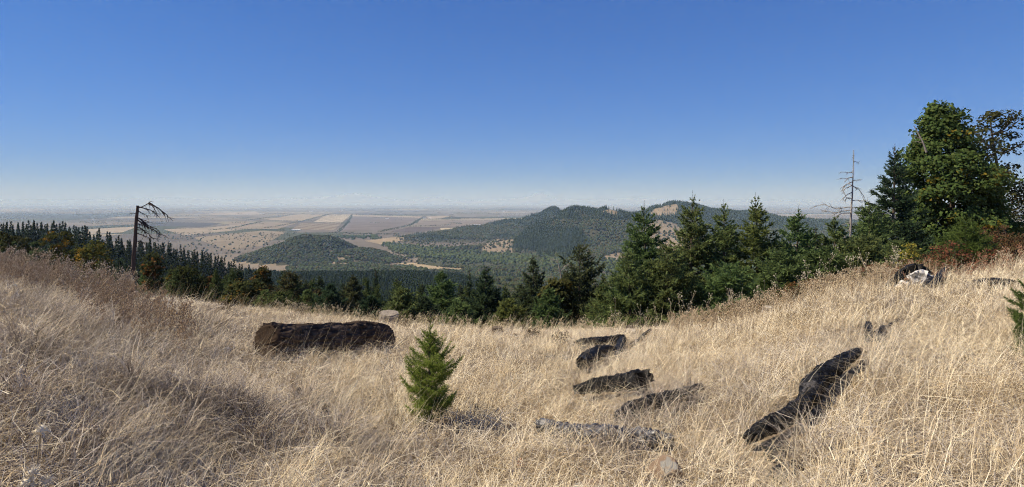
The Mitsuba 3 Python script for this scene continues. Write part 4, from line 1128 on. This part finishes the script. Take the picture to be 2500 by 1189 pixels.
# ------------------------------------------------------------------ saplings
SAPC = [(0.20, 0.28, 0.05), (0.16, 0.24, 0.045), (0.24, 0.31, 0.06), (0.17, 0.25, 0.048), (0.20, 0.27, 0.05), (0.21, 0.19, 0.08)]
p = gp(1050, 1036)
d = p[1]
H = (1036 - 755) / FPX * d
key = thing('fir_sapling', 'bright green fir sapling standing alone in the dry grass', 'sapling')
put_tree(key, fir_kit(901, H, 0.44 * 138 / FPX * d, mat='sapling_mat', whorls=17, nb=8, cl=0.036, cw=0.0046, step=0.0045, gapk=0.048, base=0.07, prof=([0, 0.1, 0.25, 0.45, 0.58, 0.68, 0.8, 1], [0.62, 0.9, 1.0, 1.0, 0.82, 0.46, 0.22, 0.05]), leader=0.26, cols=SAPC, tip=(0.31, 0.37, 0.09), up=(12, 66), irregular=0.62, spread_=0.85, twig=0.55), p, 1.1)
masks.append((p[0] + 0.05, p[1] - 0.06, 0.20))
p = gp(2548, 868)
d = p[1]
key = thing('fir_sapling', 'dense fir sapling cut off by the right edge of the view', 'sapling')
put_tree(key, fir_kit(902, 215 / FPX * d, mat='sapling_mat', Rad=0.62 * 130 / FPX * d, whorls=14, nb=8, cl=0.045, cw=0.0065, step=0.0050, gapk=0.05, base=0.03, power=0.45, leader=0.12, cols=[(0.09, 0.14, 0.035), (0.07, 0.115, 0.03)], tip=(0.17, 0.22, 0.06), up=(8, 58), spread_=0.75, twig=0.5), p, 1.4)
d = 17.0
x = (2358 - 1250) / FPX * d
z = float(ground(x, d))
H = EYE - (538 - HOR) / FPX * d - z
key = thing('young_pine', 'young long needled pine in front of the big maple', 'pine')
put_tree(key, fir_kit(903, H, 0.62 * 115 / FPX * d, whorls=12, nb=7, cl=0.17, cw=0.016, step=0.014, base=0.12, power=0.5, leader=0.10, cols=[(0.10, 0.15, 0.04), (0.08, 0.125, 0.036)], tip=(0.18, 0.23, 0.06), up=(15, 66), spread_=0.6, twig=0.38), (x, d, z), 0.4)

# ------------------------------------------------------------------ red shrubs and yellow plant on the right
RED = [(0.21, 0.072, 0.046), (0.16, 0.08, 0.045), (0.085, 0.092, 0.042), (0.18, 0.09, 0.055), (0.24, 0.10, 0.06), (0.07, 0.085, 0.038)]
SHR = [(2400, 652, 18.0, 90, 0.85, RED, 'red leaved shrub right of the young pine'), (2330, 668, 16.5, 80, 0.6, RED, 'red and green shrub in front of the young pine'),
       (2290, 655, 18.5, 70, 0.6, RED, 'red shrub behind the black charred slab'), (2455, 618, 20.0, 80, 0.9, [(0.12, 0.07, 0.04), (0.16, 0.08, 0.045), (0.09, 0.07, 0.035)], 'brown red shrub near the right edge under the leafy branches'),
       (2430, 690, 16.0, 75, 0.4, RED, 'low red shrub beside the low dark burnt log'), (2200, 668, 19.0, 70, 0.4, RED, 'low red shrub behind the ashen stump'),
       (1945, 745, 17.5, 80, 0.35, [(0.13, 0.085, 0.035), (0.09, 0.085, 0.03), (0.17, 0.08, 0.035)], 'low russet shrub below the fir group'), (2130, 690, 18.5, 70, 0.35, RED, 'low red shrub left of the ashen stump'),
       (1990, 722, 18.0, 60, 0.35, [(0.13, 0.085, 0.035), (0.19, 0.08, 0.035)], 'low russet shrub right of the grey stump'), (1755, 790, 17.8, 60, 0.28, [(0.12, 0.10, 0.035), (0.09, 0.09, 0.03)], 'low olive shrub left of the grey stump'),
       (2225, 648, 19.5, 50, 0.75, [(0.34, 0.28, 0.05), (0.16, 0.18, 0.05), (0.24, 0.22, 0.05)], 'small plant with bright yellow leaves under the maple'), (2480, 660, 17.0, 60, 0.6, [(0.14, 0.075, 0.04), (0.10, 0.08, 0.04)], 'brown shrub at the right edge beside the red shrub')]
for q, (px, py, d, w, h, cols, lab) in enumerate(SHR):
    x = (px - 1250) / FPX * d
    z = float(ground(x, d))
    rw = w / 2 / FPX * d * 1.15
    h = h * 1.6
    limbs, crown = leafy(300 + q, [(0.05, 0, rw * 0.7), (h * 0.5, 0, rw), (h * 0.85, 0, rw * 0.7), (h, 0, rw * 0.3)], 50, 30 if h > 0.5 else 20, 0.055, 0.10, cols)
    key = thing('shrub', lab, 'shrub')
    M = T().translate([x, d, z])
    part(key, 'stems', shape(limbs, 'trunk_mat', True), M)
    part(key, 'leaves', shape(crown, 'leaf_mat'), M)

R = np.random.default_rng(12)
RUST = [(0.15, 0.095, 0.055), (0.11, 0.095, 0.045), (0.18, 0.11, 0.065), (0.085, 0.09, 0.04)]
for q in range(18):
    px = 1700 + 780 * (q + R.uniform(-0.4, 0.4)) / 17
    d = float(np.interp(px, [1700, 1900, 2100, 2300, 2480], [17.2, 16.8, 17.0, 17.5, 18.5])) + R.uniform(-1.6, 1.2)
    x = (px - 1250) / FPX * d
    h = R.uniform(0.3, 0.55)
    limbs, crown = leafy(380 + q, [(0.04, 0, 0.35), (h * 0.5, 0, 0.5), (h * 0.85, 0, 0.35), (h, 0, 0.15)], 46, 20, 0.05, 0.09, RUST)
    key = thing('brush', 'low rust brown brush along the top of the right slope', 'brush', 'rust brown brush along the top of the right slope')
    M = T().translate([float(x), float(d), float(ground(x, d))])
    part(key, 'stems', shape(limbs, 'trunk_mat', True), M)
    part(key, 'leaves', shape(crown, 'leaf_mat'), M)

# small scrubby leaf bits in the meadow
for q, (px, py, lab) in enumerate(((735, 775, 'small russet brush left of the pale stump'), (1300, 838, 'small brown bramble right of the pointed stump'), (1370, 846, 'brown weed tuft left of the charred pair'),
                                   (545, 762, 'small dark weed tuft far left in the meadow'), (795, 862, 'dry weed growing against the cut log'), (985, 815, 'brown brush right of the pale stump'))):
    p = gp(px, py)
    limbs, crown = leafy(340 + q, [(0.02, 0, 0.14), (0.14, 0, 0.2), (0.3, 0, 0.1)], 30, 10, 0.035, 0.06, [(0.14, 0.10, 0.06), (0.2, 0.15, 0.09), (0.10, 0.08, 0.045)])
    key = thing('weed_tuft', lab, 'weed')
    M = T().translate(list(map(float, p)))
    part(key, 'stems', shape(limbs, 'trunk_mat', True), M)
    part(key, 'leaves', shape(crown, 'leaf_mat'), M)

# ------------------------------------------------------------------ grass
MK = np.array(masks)
mtree = cKDTree(MK[:, :2])


def clear_of(x, y):
    d, i = mtree.query(np.stack([x, y], 1), k=6)
    return (d > MK[i, 2]).all(1)


def blades(P, phi, L, a0, a1, w, cols, r, segs=3, wav=0.25):
    """Arching blades: lean azimuth phi, angle from upright a0 at the foot to a1 at the tip."""
    n = len(P)
    side_ang = phi + np.pi / 2 + r.normal(0, 0.5, n)
    S = np.stack([np.cos(side_ang), np.sin(side_ang), r.normal(0, 0.2, n)], 1)
    cur = P.copy()
    rows = [cur]
    for k in range(segs):
        a = a0 + (a1 - a0) * ((k + 0.5) / segs)
        f = phi + r.normal(0, wav, n)
        cur = cur + np.stack([np.sin(a) * np.cos(f), np.sin(a) * np.sin(f), np.cos(a)], 1) * (L / segs)[:, None]
        rows.append(cur)
    V = []
    for k in range(segs):
        ww = (w * (1 - 0.22 * k))[:, None] * 0.5
        V += [rows[k] - S * ww, rows[k] + S * ww]
    V.append(rows[segs])
    V = np.stack(V, 1)
    nv = V.shape[1]
    F = []
    for k in range(segs - 1):
        F += [[2 * k, 2 * k + 1, 2 * k + 3], [2 * k, 2 * k + 3, 2 * k + 2]]
    F.append([2 * segs - 2, 2 * segs - 1, 2 * segs])
    F = (np.array(F)[None] + (np.arange(n) * nv)[:, None, None]).reshape(-1, 3)
    return V.reshape(-1, 3), F, np.repeat(cols, nv, 0)


R = np.random.default_rng(77)


def sow(n, d0, d1, power=1.0):
    """Points in the view's sector, more of them near the camera for a larger power."""
    n = int(n * 1.22)
    u = R.uniform(-1.21, 1.21, n)
    t = R.uniform(0, 1, n)
    e = 2 - power
    y = (d0 ** e + t * (d1 ** e - d0 ** e)) ** (1 / e)
    return u * y, y


STRAW = np.array([(0.74, 0.64, 0.455), (0.63, 0.525, 0.355), (0.84, 0.76, 0.58), (0.50, 0.395, 0.255)])
GREY = np.array([(0.50, 0.44, 0.365), (0.40, 0.345, 0.28), (0.64, 0.575, 0.485), (0.27, 0.215, 0.16)])
parts_ = []


def tints(n, grey, base_idx=None):
    i = R.integers(0, 4, n) if base_idx is None else np.where(R.uniform(size=n) < 0.55, base_idx, R.integers(0, 4, n))
    return np.where(grey[:, None], GREY[i], STRAW[i]) * R.uniform(0.72, 1.14, (n, 1))


# tussocks: every one has a lean, a height and a tint of its own
ncl = 9500
cx, cy = sow(ncl, 1.8, 25.0, 0.80)
ok = clear_of(cx, cy)
cx, cy = cx[ok], cy[ok]
nc = len(cx)
lean_c = (nz2(cx, cy, 1.5, 62, 2) - 0.5) * 6.0 - 0.2 + R.normal(0, 1.0, nc)
size_c = np.clip(0.45 + 0.75 * nz2(cx, cy, 1.0, 61) + R.normal(0, 0.22, nc), 0.4, 1.5)
flat_c = np.clip(R.normal(0.62, 0.42, nc), 0.0, 1.3)
tint_c = R.integers(0, 4, nc)
per = np.clip(R.gamma(3.0, 9.5, nc) * size_c * (0.35 + 1.3 * sst(0.3, 0.6, nz2(cx, cy, 1.3, 91, 2))), 3, 85).astype(int)
k = np.repeat(np.arange(nc), per)
n = len(k)
sr = (R.uniform(0.03, 0.11, nc) * size_c)[k]
x, y = cx[k] + R.normal(0, 1, n) * sr, cy[k] + R.normal(0, 1, n) * sr
ok = clear_of(x, y) & (y > 1.6)
x, y, k = x[ok], y[ok], k[ok]
n = len(k)
left = sst(-0.25, -0.62, x / y + 0.06 * R.normal(size=n))          # the left bank is greyer
away = np.arctan2(y - cy[k], x - cx[k])
phi = np.where(R.uniform(size=n) < 0.36, away, lean_c[k] + R.normal(0, 0.5, n))
L = (0.27 * size_c[k]) * R.uniform(0.4, 1.35, n) * (1 - 0.2 * left) + 0.06
a0 = np.abs(R.normal(0.2, 0.18, n)) + 0.55 * flat_c[k]
a1 = a0 + np.abs(R.normal(0.95, 0.45, n))
w = R.uniform(0.0028, 0.0058, n) * np.maximum(1, y / 5.5) ** 0.85
patch = nz2(x, y, 0.9, 63) + 0.35 * left - 0.08
g = R.uniform(size=n) < sst(0.42, 0.75, patch)
P = np.stack([x, y, ground(x, y) - 0.01], 1)
parts_.append(blades(P, phi, L, a0, a1, w, tints(n, g, tint_c[k]), R, 3, 0.3))
# dark tangled tufts
TANGLE = [(520, 985, 0.26, 430), (590, 1010, 0.22, 280), (470, 1010, 0.2, 240), (150, 800, 0.3, 420), (240, 800, 0.22, 300), (60, 855, 0.25, 300), (330, 950, 0.18, 240), (60, 1010, 0.16, 240), (230, 1110, 0.14, 220), (620, 1085, 0.14, 220), (430, 1100, 0.15, 240),
          (740, 1000, 0.16, 200), (1610, 1015, 0.18, 300), (1680, 985, 0.16, 220), (1560, 1060, 0.16, 220), (1790, 930, 0.2, 220), (1500, 1110, 0.14, 160), (1980, 1120, 0.14, 180), (330, 790, 0.2, 240), (820, 1080, 0.14, 160)]
for px, py, rad_, cnt in TANGLE:
    p = gp(px, py)
    q = R.normal(0, 1, (cnt, 2)) * rad_ * 0.55
    x, y = p[0] + q[:, 0], p[1] + q[:, 1] * 0.8
    P = np.stack([x, y, ground(x, y) + R.uniform(0, 0.05, cnt)], 1)
    phi = np.where(R.uniform(size=cnt) < 0.6, np.arctan2(q[:, 1], q[:, 0]) + R.normal(0, 0.7, cnt), R.uniform(0, 6.28, cnt))
    a0 = np.abs(R.normal(0.35, 0.3, cnt))
    c = np.array([(0.34, 0.285, 0.225), (0.24, 0.19, 0.14), (0.46, 0.40, 0.33), (0.17, 0.13, 0.10), (0.62, 0.55, 0.455)])[R.choice(5, cnt, p=[0.24, 0.16, 0.24, 0.08, 0.28])] * R.uniform(0.8, 1.15, (cnt, 1))
    parts_.append(blades(P, phi, R.uniform(0.22, 0.55, cnt), a0, a0 + np.abs(R.normal(1.5, 0.4, cnt)), R.uniform(0.0036, 0.0066, cnt), c, R, 4, 0.35))
# matted thatch lying low between the tussocks, in every direction
x, y = sow(120000, 1.7, 22.0, 1.0)
ok = clear_of(x, y)
x, y = x[ok], y[ok]
n = len(x)
patch = nz2(x, y, 0.9, 63) + 0.3 * sst(-0.2, -0.6, x / y)
g = R.uniform(size=n) < sst(0.3, 0.7, patch)
P = np.stack([x, y, ground(x, y) + R.uniform(0.0, 0.06, n)], 1)
a0 = R.uniform(0.8, 1.5, n)
parts_.append(blades(P, R.uniform(0, 6.28, n), R.uniform(0.10, 0.36, n), a0, a0 + R.normal(0.25, 0.35, n), R.uniform(0.0026, 0.0055, n) * np.maximum(1, y / 5.5), tints(n, g) * 0.92, R, 2, 0.35))
# lodged straws lying criss-cross on top
x, y = sow(30000, 1.7, 20.0, 1.0)
ok = clear_of(x, y)
x, y = x[ok], y[ok]
n = len(x)
g = R.uniform(size=n) < 0.3
P = np.stack([x, y, ground(x, y) + R.uniform(0.04, 0.17, n)], 1)
a0 = R.uniform(1.15, 1.55, n)
parts_.append(blades(P, R.uniform(0, 6.28, n), R.uniform(0.16, 0.48, n), a0, a0 + R.uniform(0.0, 0.45, n), R.uniform(0.0026, 0.0048, n) * np.maximum(1, y / 5.5), tints(n, g) * 1.06, R, 3, 0.3))
# upright thin shoots
x, y = sow(30000, 1.8, 24.0, 0.85)
ok = clear_of(x, y)
x, y = x[ok], y[ok]
n = len(x)
g = R.uniform(size=n) < 0.25
P = np.stack([x, y, ground(x, y)], 1)
a0 = np.abs(R.normal(0.22, 0.2, n))
parts_.append(blades(P, R.uniform(0, 6.28, n), R.uniform(0.14, 0.42, n) * (0.6 + 0.6 * nz2(x, y, 1.0, 61)), a0, a0 + R.uniform(0, 0.9, n), R.uniform(0.0024, 0.0045, n) * np.maximum(1, y / 5.5) ** 0.85, tints(n, g), R, 3, 0.25))
key = thing('dry_grass', 'pale dry straw grass covering the whole hilltop meadow', 'grass', kind='stuff')
scene[key] = shape(merge(parts_), 'grass_mat')

# single tall straws
x, y = sow(5200, 2.0, 20.0, 0.9)
ok = clear_of(x, y)
x, y = x[ok], y[ok]
n = len(x)
P = np.stack([x, y, ground(x, y)], 1)
a0 = np.abs(R.normal(0.18, 0.15, n))
cols = STRAW[R.integers(0, 4, n)] * R.uniform(0.8, 1.15, (n, 1))
key = thing('tall_straws', 'single tall pale straws rising out of the dry grass', 'grass', kind='stuff')
scene[key] = shape(blades(P, R.uniform(-1.2, 0.9, n), R.uniform(0.45, 0.85, n), a0, a0 + R.uniform(0.2, 1.0, n), R.uniform(0.002, 0.0035, n) * np.maximum(1, y / 6), cols, R, 4, 0.12), 'grass_mat')


# ------------------------------------------------------------------ dry weeds
def weed(r, h, nb, head=0.012, thick=0.0025, spread_=0.5):
    """A dead forb: stem, ascending side stems, small seed heads."""
    ms = []
    lean = r.normal(0, 0.12, 2)
    st = np.array([[0, 0, -0.02], [lean[0] * h * 0.3, lean[1] * h * 0.3, h * 0.5], [lean[0] * h, lean[1] * h, h]])
    ends = [st[-1]]
    ms.append(tube(st, [thick, thick * 0.8, thick * 0.5], 3, False))
    for b in range(nb):
        t = r.uniform(0.25, 0.95)
        a = np.array([np.interp(t, [0, 0.5, 1], st[:, c]) for c in range(3)])
        az, L = r.uniform(0, 6.28), h * r.uniform(0.15, 0.42) * (1.2 - t * 0.6)
        e = a + np.array([math.cos(az) * spread_, math.sin(az) * spread_, 0.8]) * L
        ms.append(tube([a, (a + e) / 2 + [0, 0, -0.05 * L], e], [thick * 0.6, thick * 0.5, thick * 0.35], 3, False))
        ends.append(e)
        for q in range(r.integers(1, 4)):
            e2 = e + unit(r.normal(0, 1, 3) + [0, 0, 1.0]) * L * 0.35
            ms.append(tube([e * 0.6 + a * 0.4, e2], [thick * 0.4, thick * 0.3], 3, False))
            ends.append(e2)
    ends = np.array(ends)
    o = np.array([[1, 0, 0], [-1, 0, 0], [0, 1, 0], [0, -1, 0], [0, 0, 1.5], [0, 0, -1.2]], float)
    of = np.array([[0, 2, 4], [2, 1, 4], [1, 3, 4], [3, 0, 4], [2, 0, 5], [1, 2, 5], [3, 1, 5], [0, 3, 5]])
    heads = scatter((o, of), ends, head * r.uniform(0.5, 1.2, len(ends)), r.uniform(0, 6, len(ends)))
    return merge(ms), heads


def weeds(name, lab, spots, hs, seed, stemcols, headcols, nb=(6, 12), dscale=1.0):
    r = np.random.default_rng(seed)
    out = []
    for x, y in spots:
        s, hd = weed(r, r.uniform(*hs), r.integers(*nb), 0.010 * max(1, y / 11), 0.0024 * max(1, y / 7))
        o = np.array([x, y, float(ground(x, y))])
        c1, c2 = np.array(stemcols[r.integers(len(stemcols))]) * r.uniform(0.8, 1.2), np.array(headcols[r.integers(len(headcols))]) * r.uniform(0.8, 1.2)
        out.append((s[0] + o, s[1], np.tile(c1, (len(s[0]), 1))))
        out.append((hd[0] + o, hd[1], np.tile(c2, (len(hd[0]), 1))))
    key = thing(name, lab, 'weeds', kind='stuff')
    scene[key] = shape(merge(out), 'matte_mat')


def spots(n, pxs, ds, seed):
    r = np.random.default_rng(seed)
    y = r.uniform(*ds, n)
    u = (r.uniform(*pxs, n) - 1250) / FPX
    ok = clear_of(u * y, y)
    return np.stack([u * y, y], 1)[ok]


BRS = [(0.30, 0.215, 0.14), (0.36, 0.26, 0.17), (0.25, 0.175, 0.115)]
weeds('bank_weeds', 'brown dried weeds with fine seed heads on the left bank', spots(260, (-40, 330), (7.5, 11.5), 1), (0.28, 0.62), 1, BRS, [(0.38, 0.30, 0.21), (0.46, 0.38, 0.28)])
weeds('bank_weeds', 'pale tall seed heads along the crest of the left bank', spots(60, (-40, 330), (10.3, 12.2), 2), (0.35, 0.7), 2, [(0.40, 0.33, 0.23)], [(0.52, 0.46, 0.36)])
weeds('bank_weeds', 'brownish dried weeds between the left bank and the meadow', spots(130, (200, 480), (6, 10), 3), (0.22, 0.45), 3, BRS, [(0.40, 0.30, 0.2)])
weeds('slope_weeds', 'straw coloured dried weeds on the rise below the fir group', spots(300, (1640, 2180), (9.5, 18.5), 4), (0.30, 0.62), 4, [(0.46, 0.37, 0.24), (0.40, 0.31, 0.2)], [(0.50, 0.41, 0.28), (0.40, 0.31, 0.2)])
weeds('slope_weeds', 'tall pale weed stalks standing before the dark firs', spots(46, (1500, 2230), (15.5, 19), 5), (0.7, 1.15), 5, [(0.46, 0.40, 0.27)], [(0.55, 0.50, 0.38)], (3, 7))
weeds('edge_weeds', 'low dry weeds along the far edge of the meadow', spots(170, (640, 1560), (17, 20.5), 6), (0.25, 0.55), 6, [(0.40, 0.33, 0.2), (0.33, 0.30, 0.16)], [(0.46, 0.40, 0.27)])
weeds('slope_weeds', 'dry weeds around the red shrubs on the right', spots(120, (2150, 2520), (12, 20), 7), (0.3, 0.6), 7, [(0.42, 0.33, 0.22), (0.3, 0.2, 0.13)], [(0.46, 0.37, 0.26), (0.3, 0.16, 0.1)])


def thistle(lab, px, py, h, nheads, seed, lean):
    """A dead thistle: stem, spiny round heads."""
    r = np.random.default_rng(seed)
    p = gp(px, py)
    key = thing('dead_thistle', lab, 'thistle')
    tips = [np.array([lean, 0.0, h])] + [np.array([lean * t + r.normal(0, 0.06), r.normal(0, 0.03), h * t]) for t in r.uniform(0.45, 0.85, nheads - 1)]
    st = [tube([[0, 0, -0.03], [lean * 0.4, 0, h * 0.5], tips[0]], [0.005, 0.004, 0.003], 6)]
    for t in tips[1:]:
        st.append(tube([[lean * 0.3, 0, t[2] * 0.55], t], [0.003, 0.0025], 5))
    M = T().translate(list(map(float, p)))
    scene_mat = [(0.36, 0.29, 0.19), (0.74, 0.66, 0.50)]
    part(key, 'stem', shape(merge(st) + (np.tile(scene_mat[0], (sum(len(q[0]) for q in st), 1)),), 'matte_mat'), M)
    for t in tips:
        n = 90
        D = unit(r.normal(0, 1, (n, 3)))
        S = unit(np.cross(D, r.normal(0, 1, (n, 3))))
        R_ = 0.026 if h > 0.25 else 0.02
        V = np.stack([D * R_ * 0.5 - S * 0.004, D * R_ * 0.5 + S * 0.004, D * R_ * r.uniform(1.2, 2.0, (n, 1))], 1).reshape(-1, 3) + t
        s = trimesh.creation.icosphere(subdivisions=2, radius=R_ * 0.85)
        m = merge([(V, np.arange(3 * n).reshape(-1, 3)), (np.array(s.vertices) + t, np.array(s.faces))])
        part(key, 'flower_head', shape(m + (np.tile(scene_mat[1], (len(m[0]), 1)) * r.uniform(0.8, 1.1, (len(m[0]), 1)),), 'matte_mat'), M)


thistle('dead thistle with a single high spiny head at the left edge of the view', 85, 1215, 0.30, 1, 41, 0.03)
thistle('dead thistle with several spiny heads in the bottom left corner', 62, 1250, 0.17, 5, 42, 0.03)
thistle('dark dead thistle on the left bank among fine weeds', 30, 745, 0.22, 4, 43, 0.02)
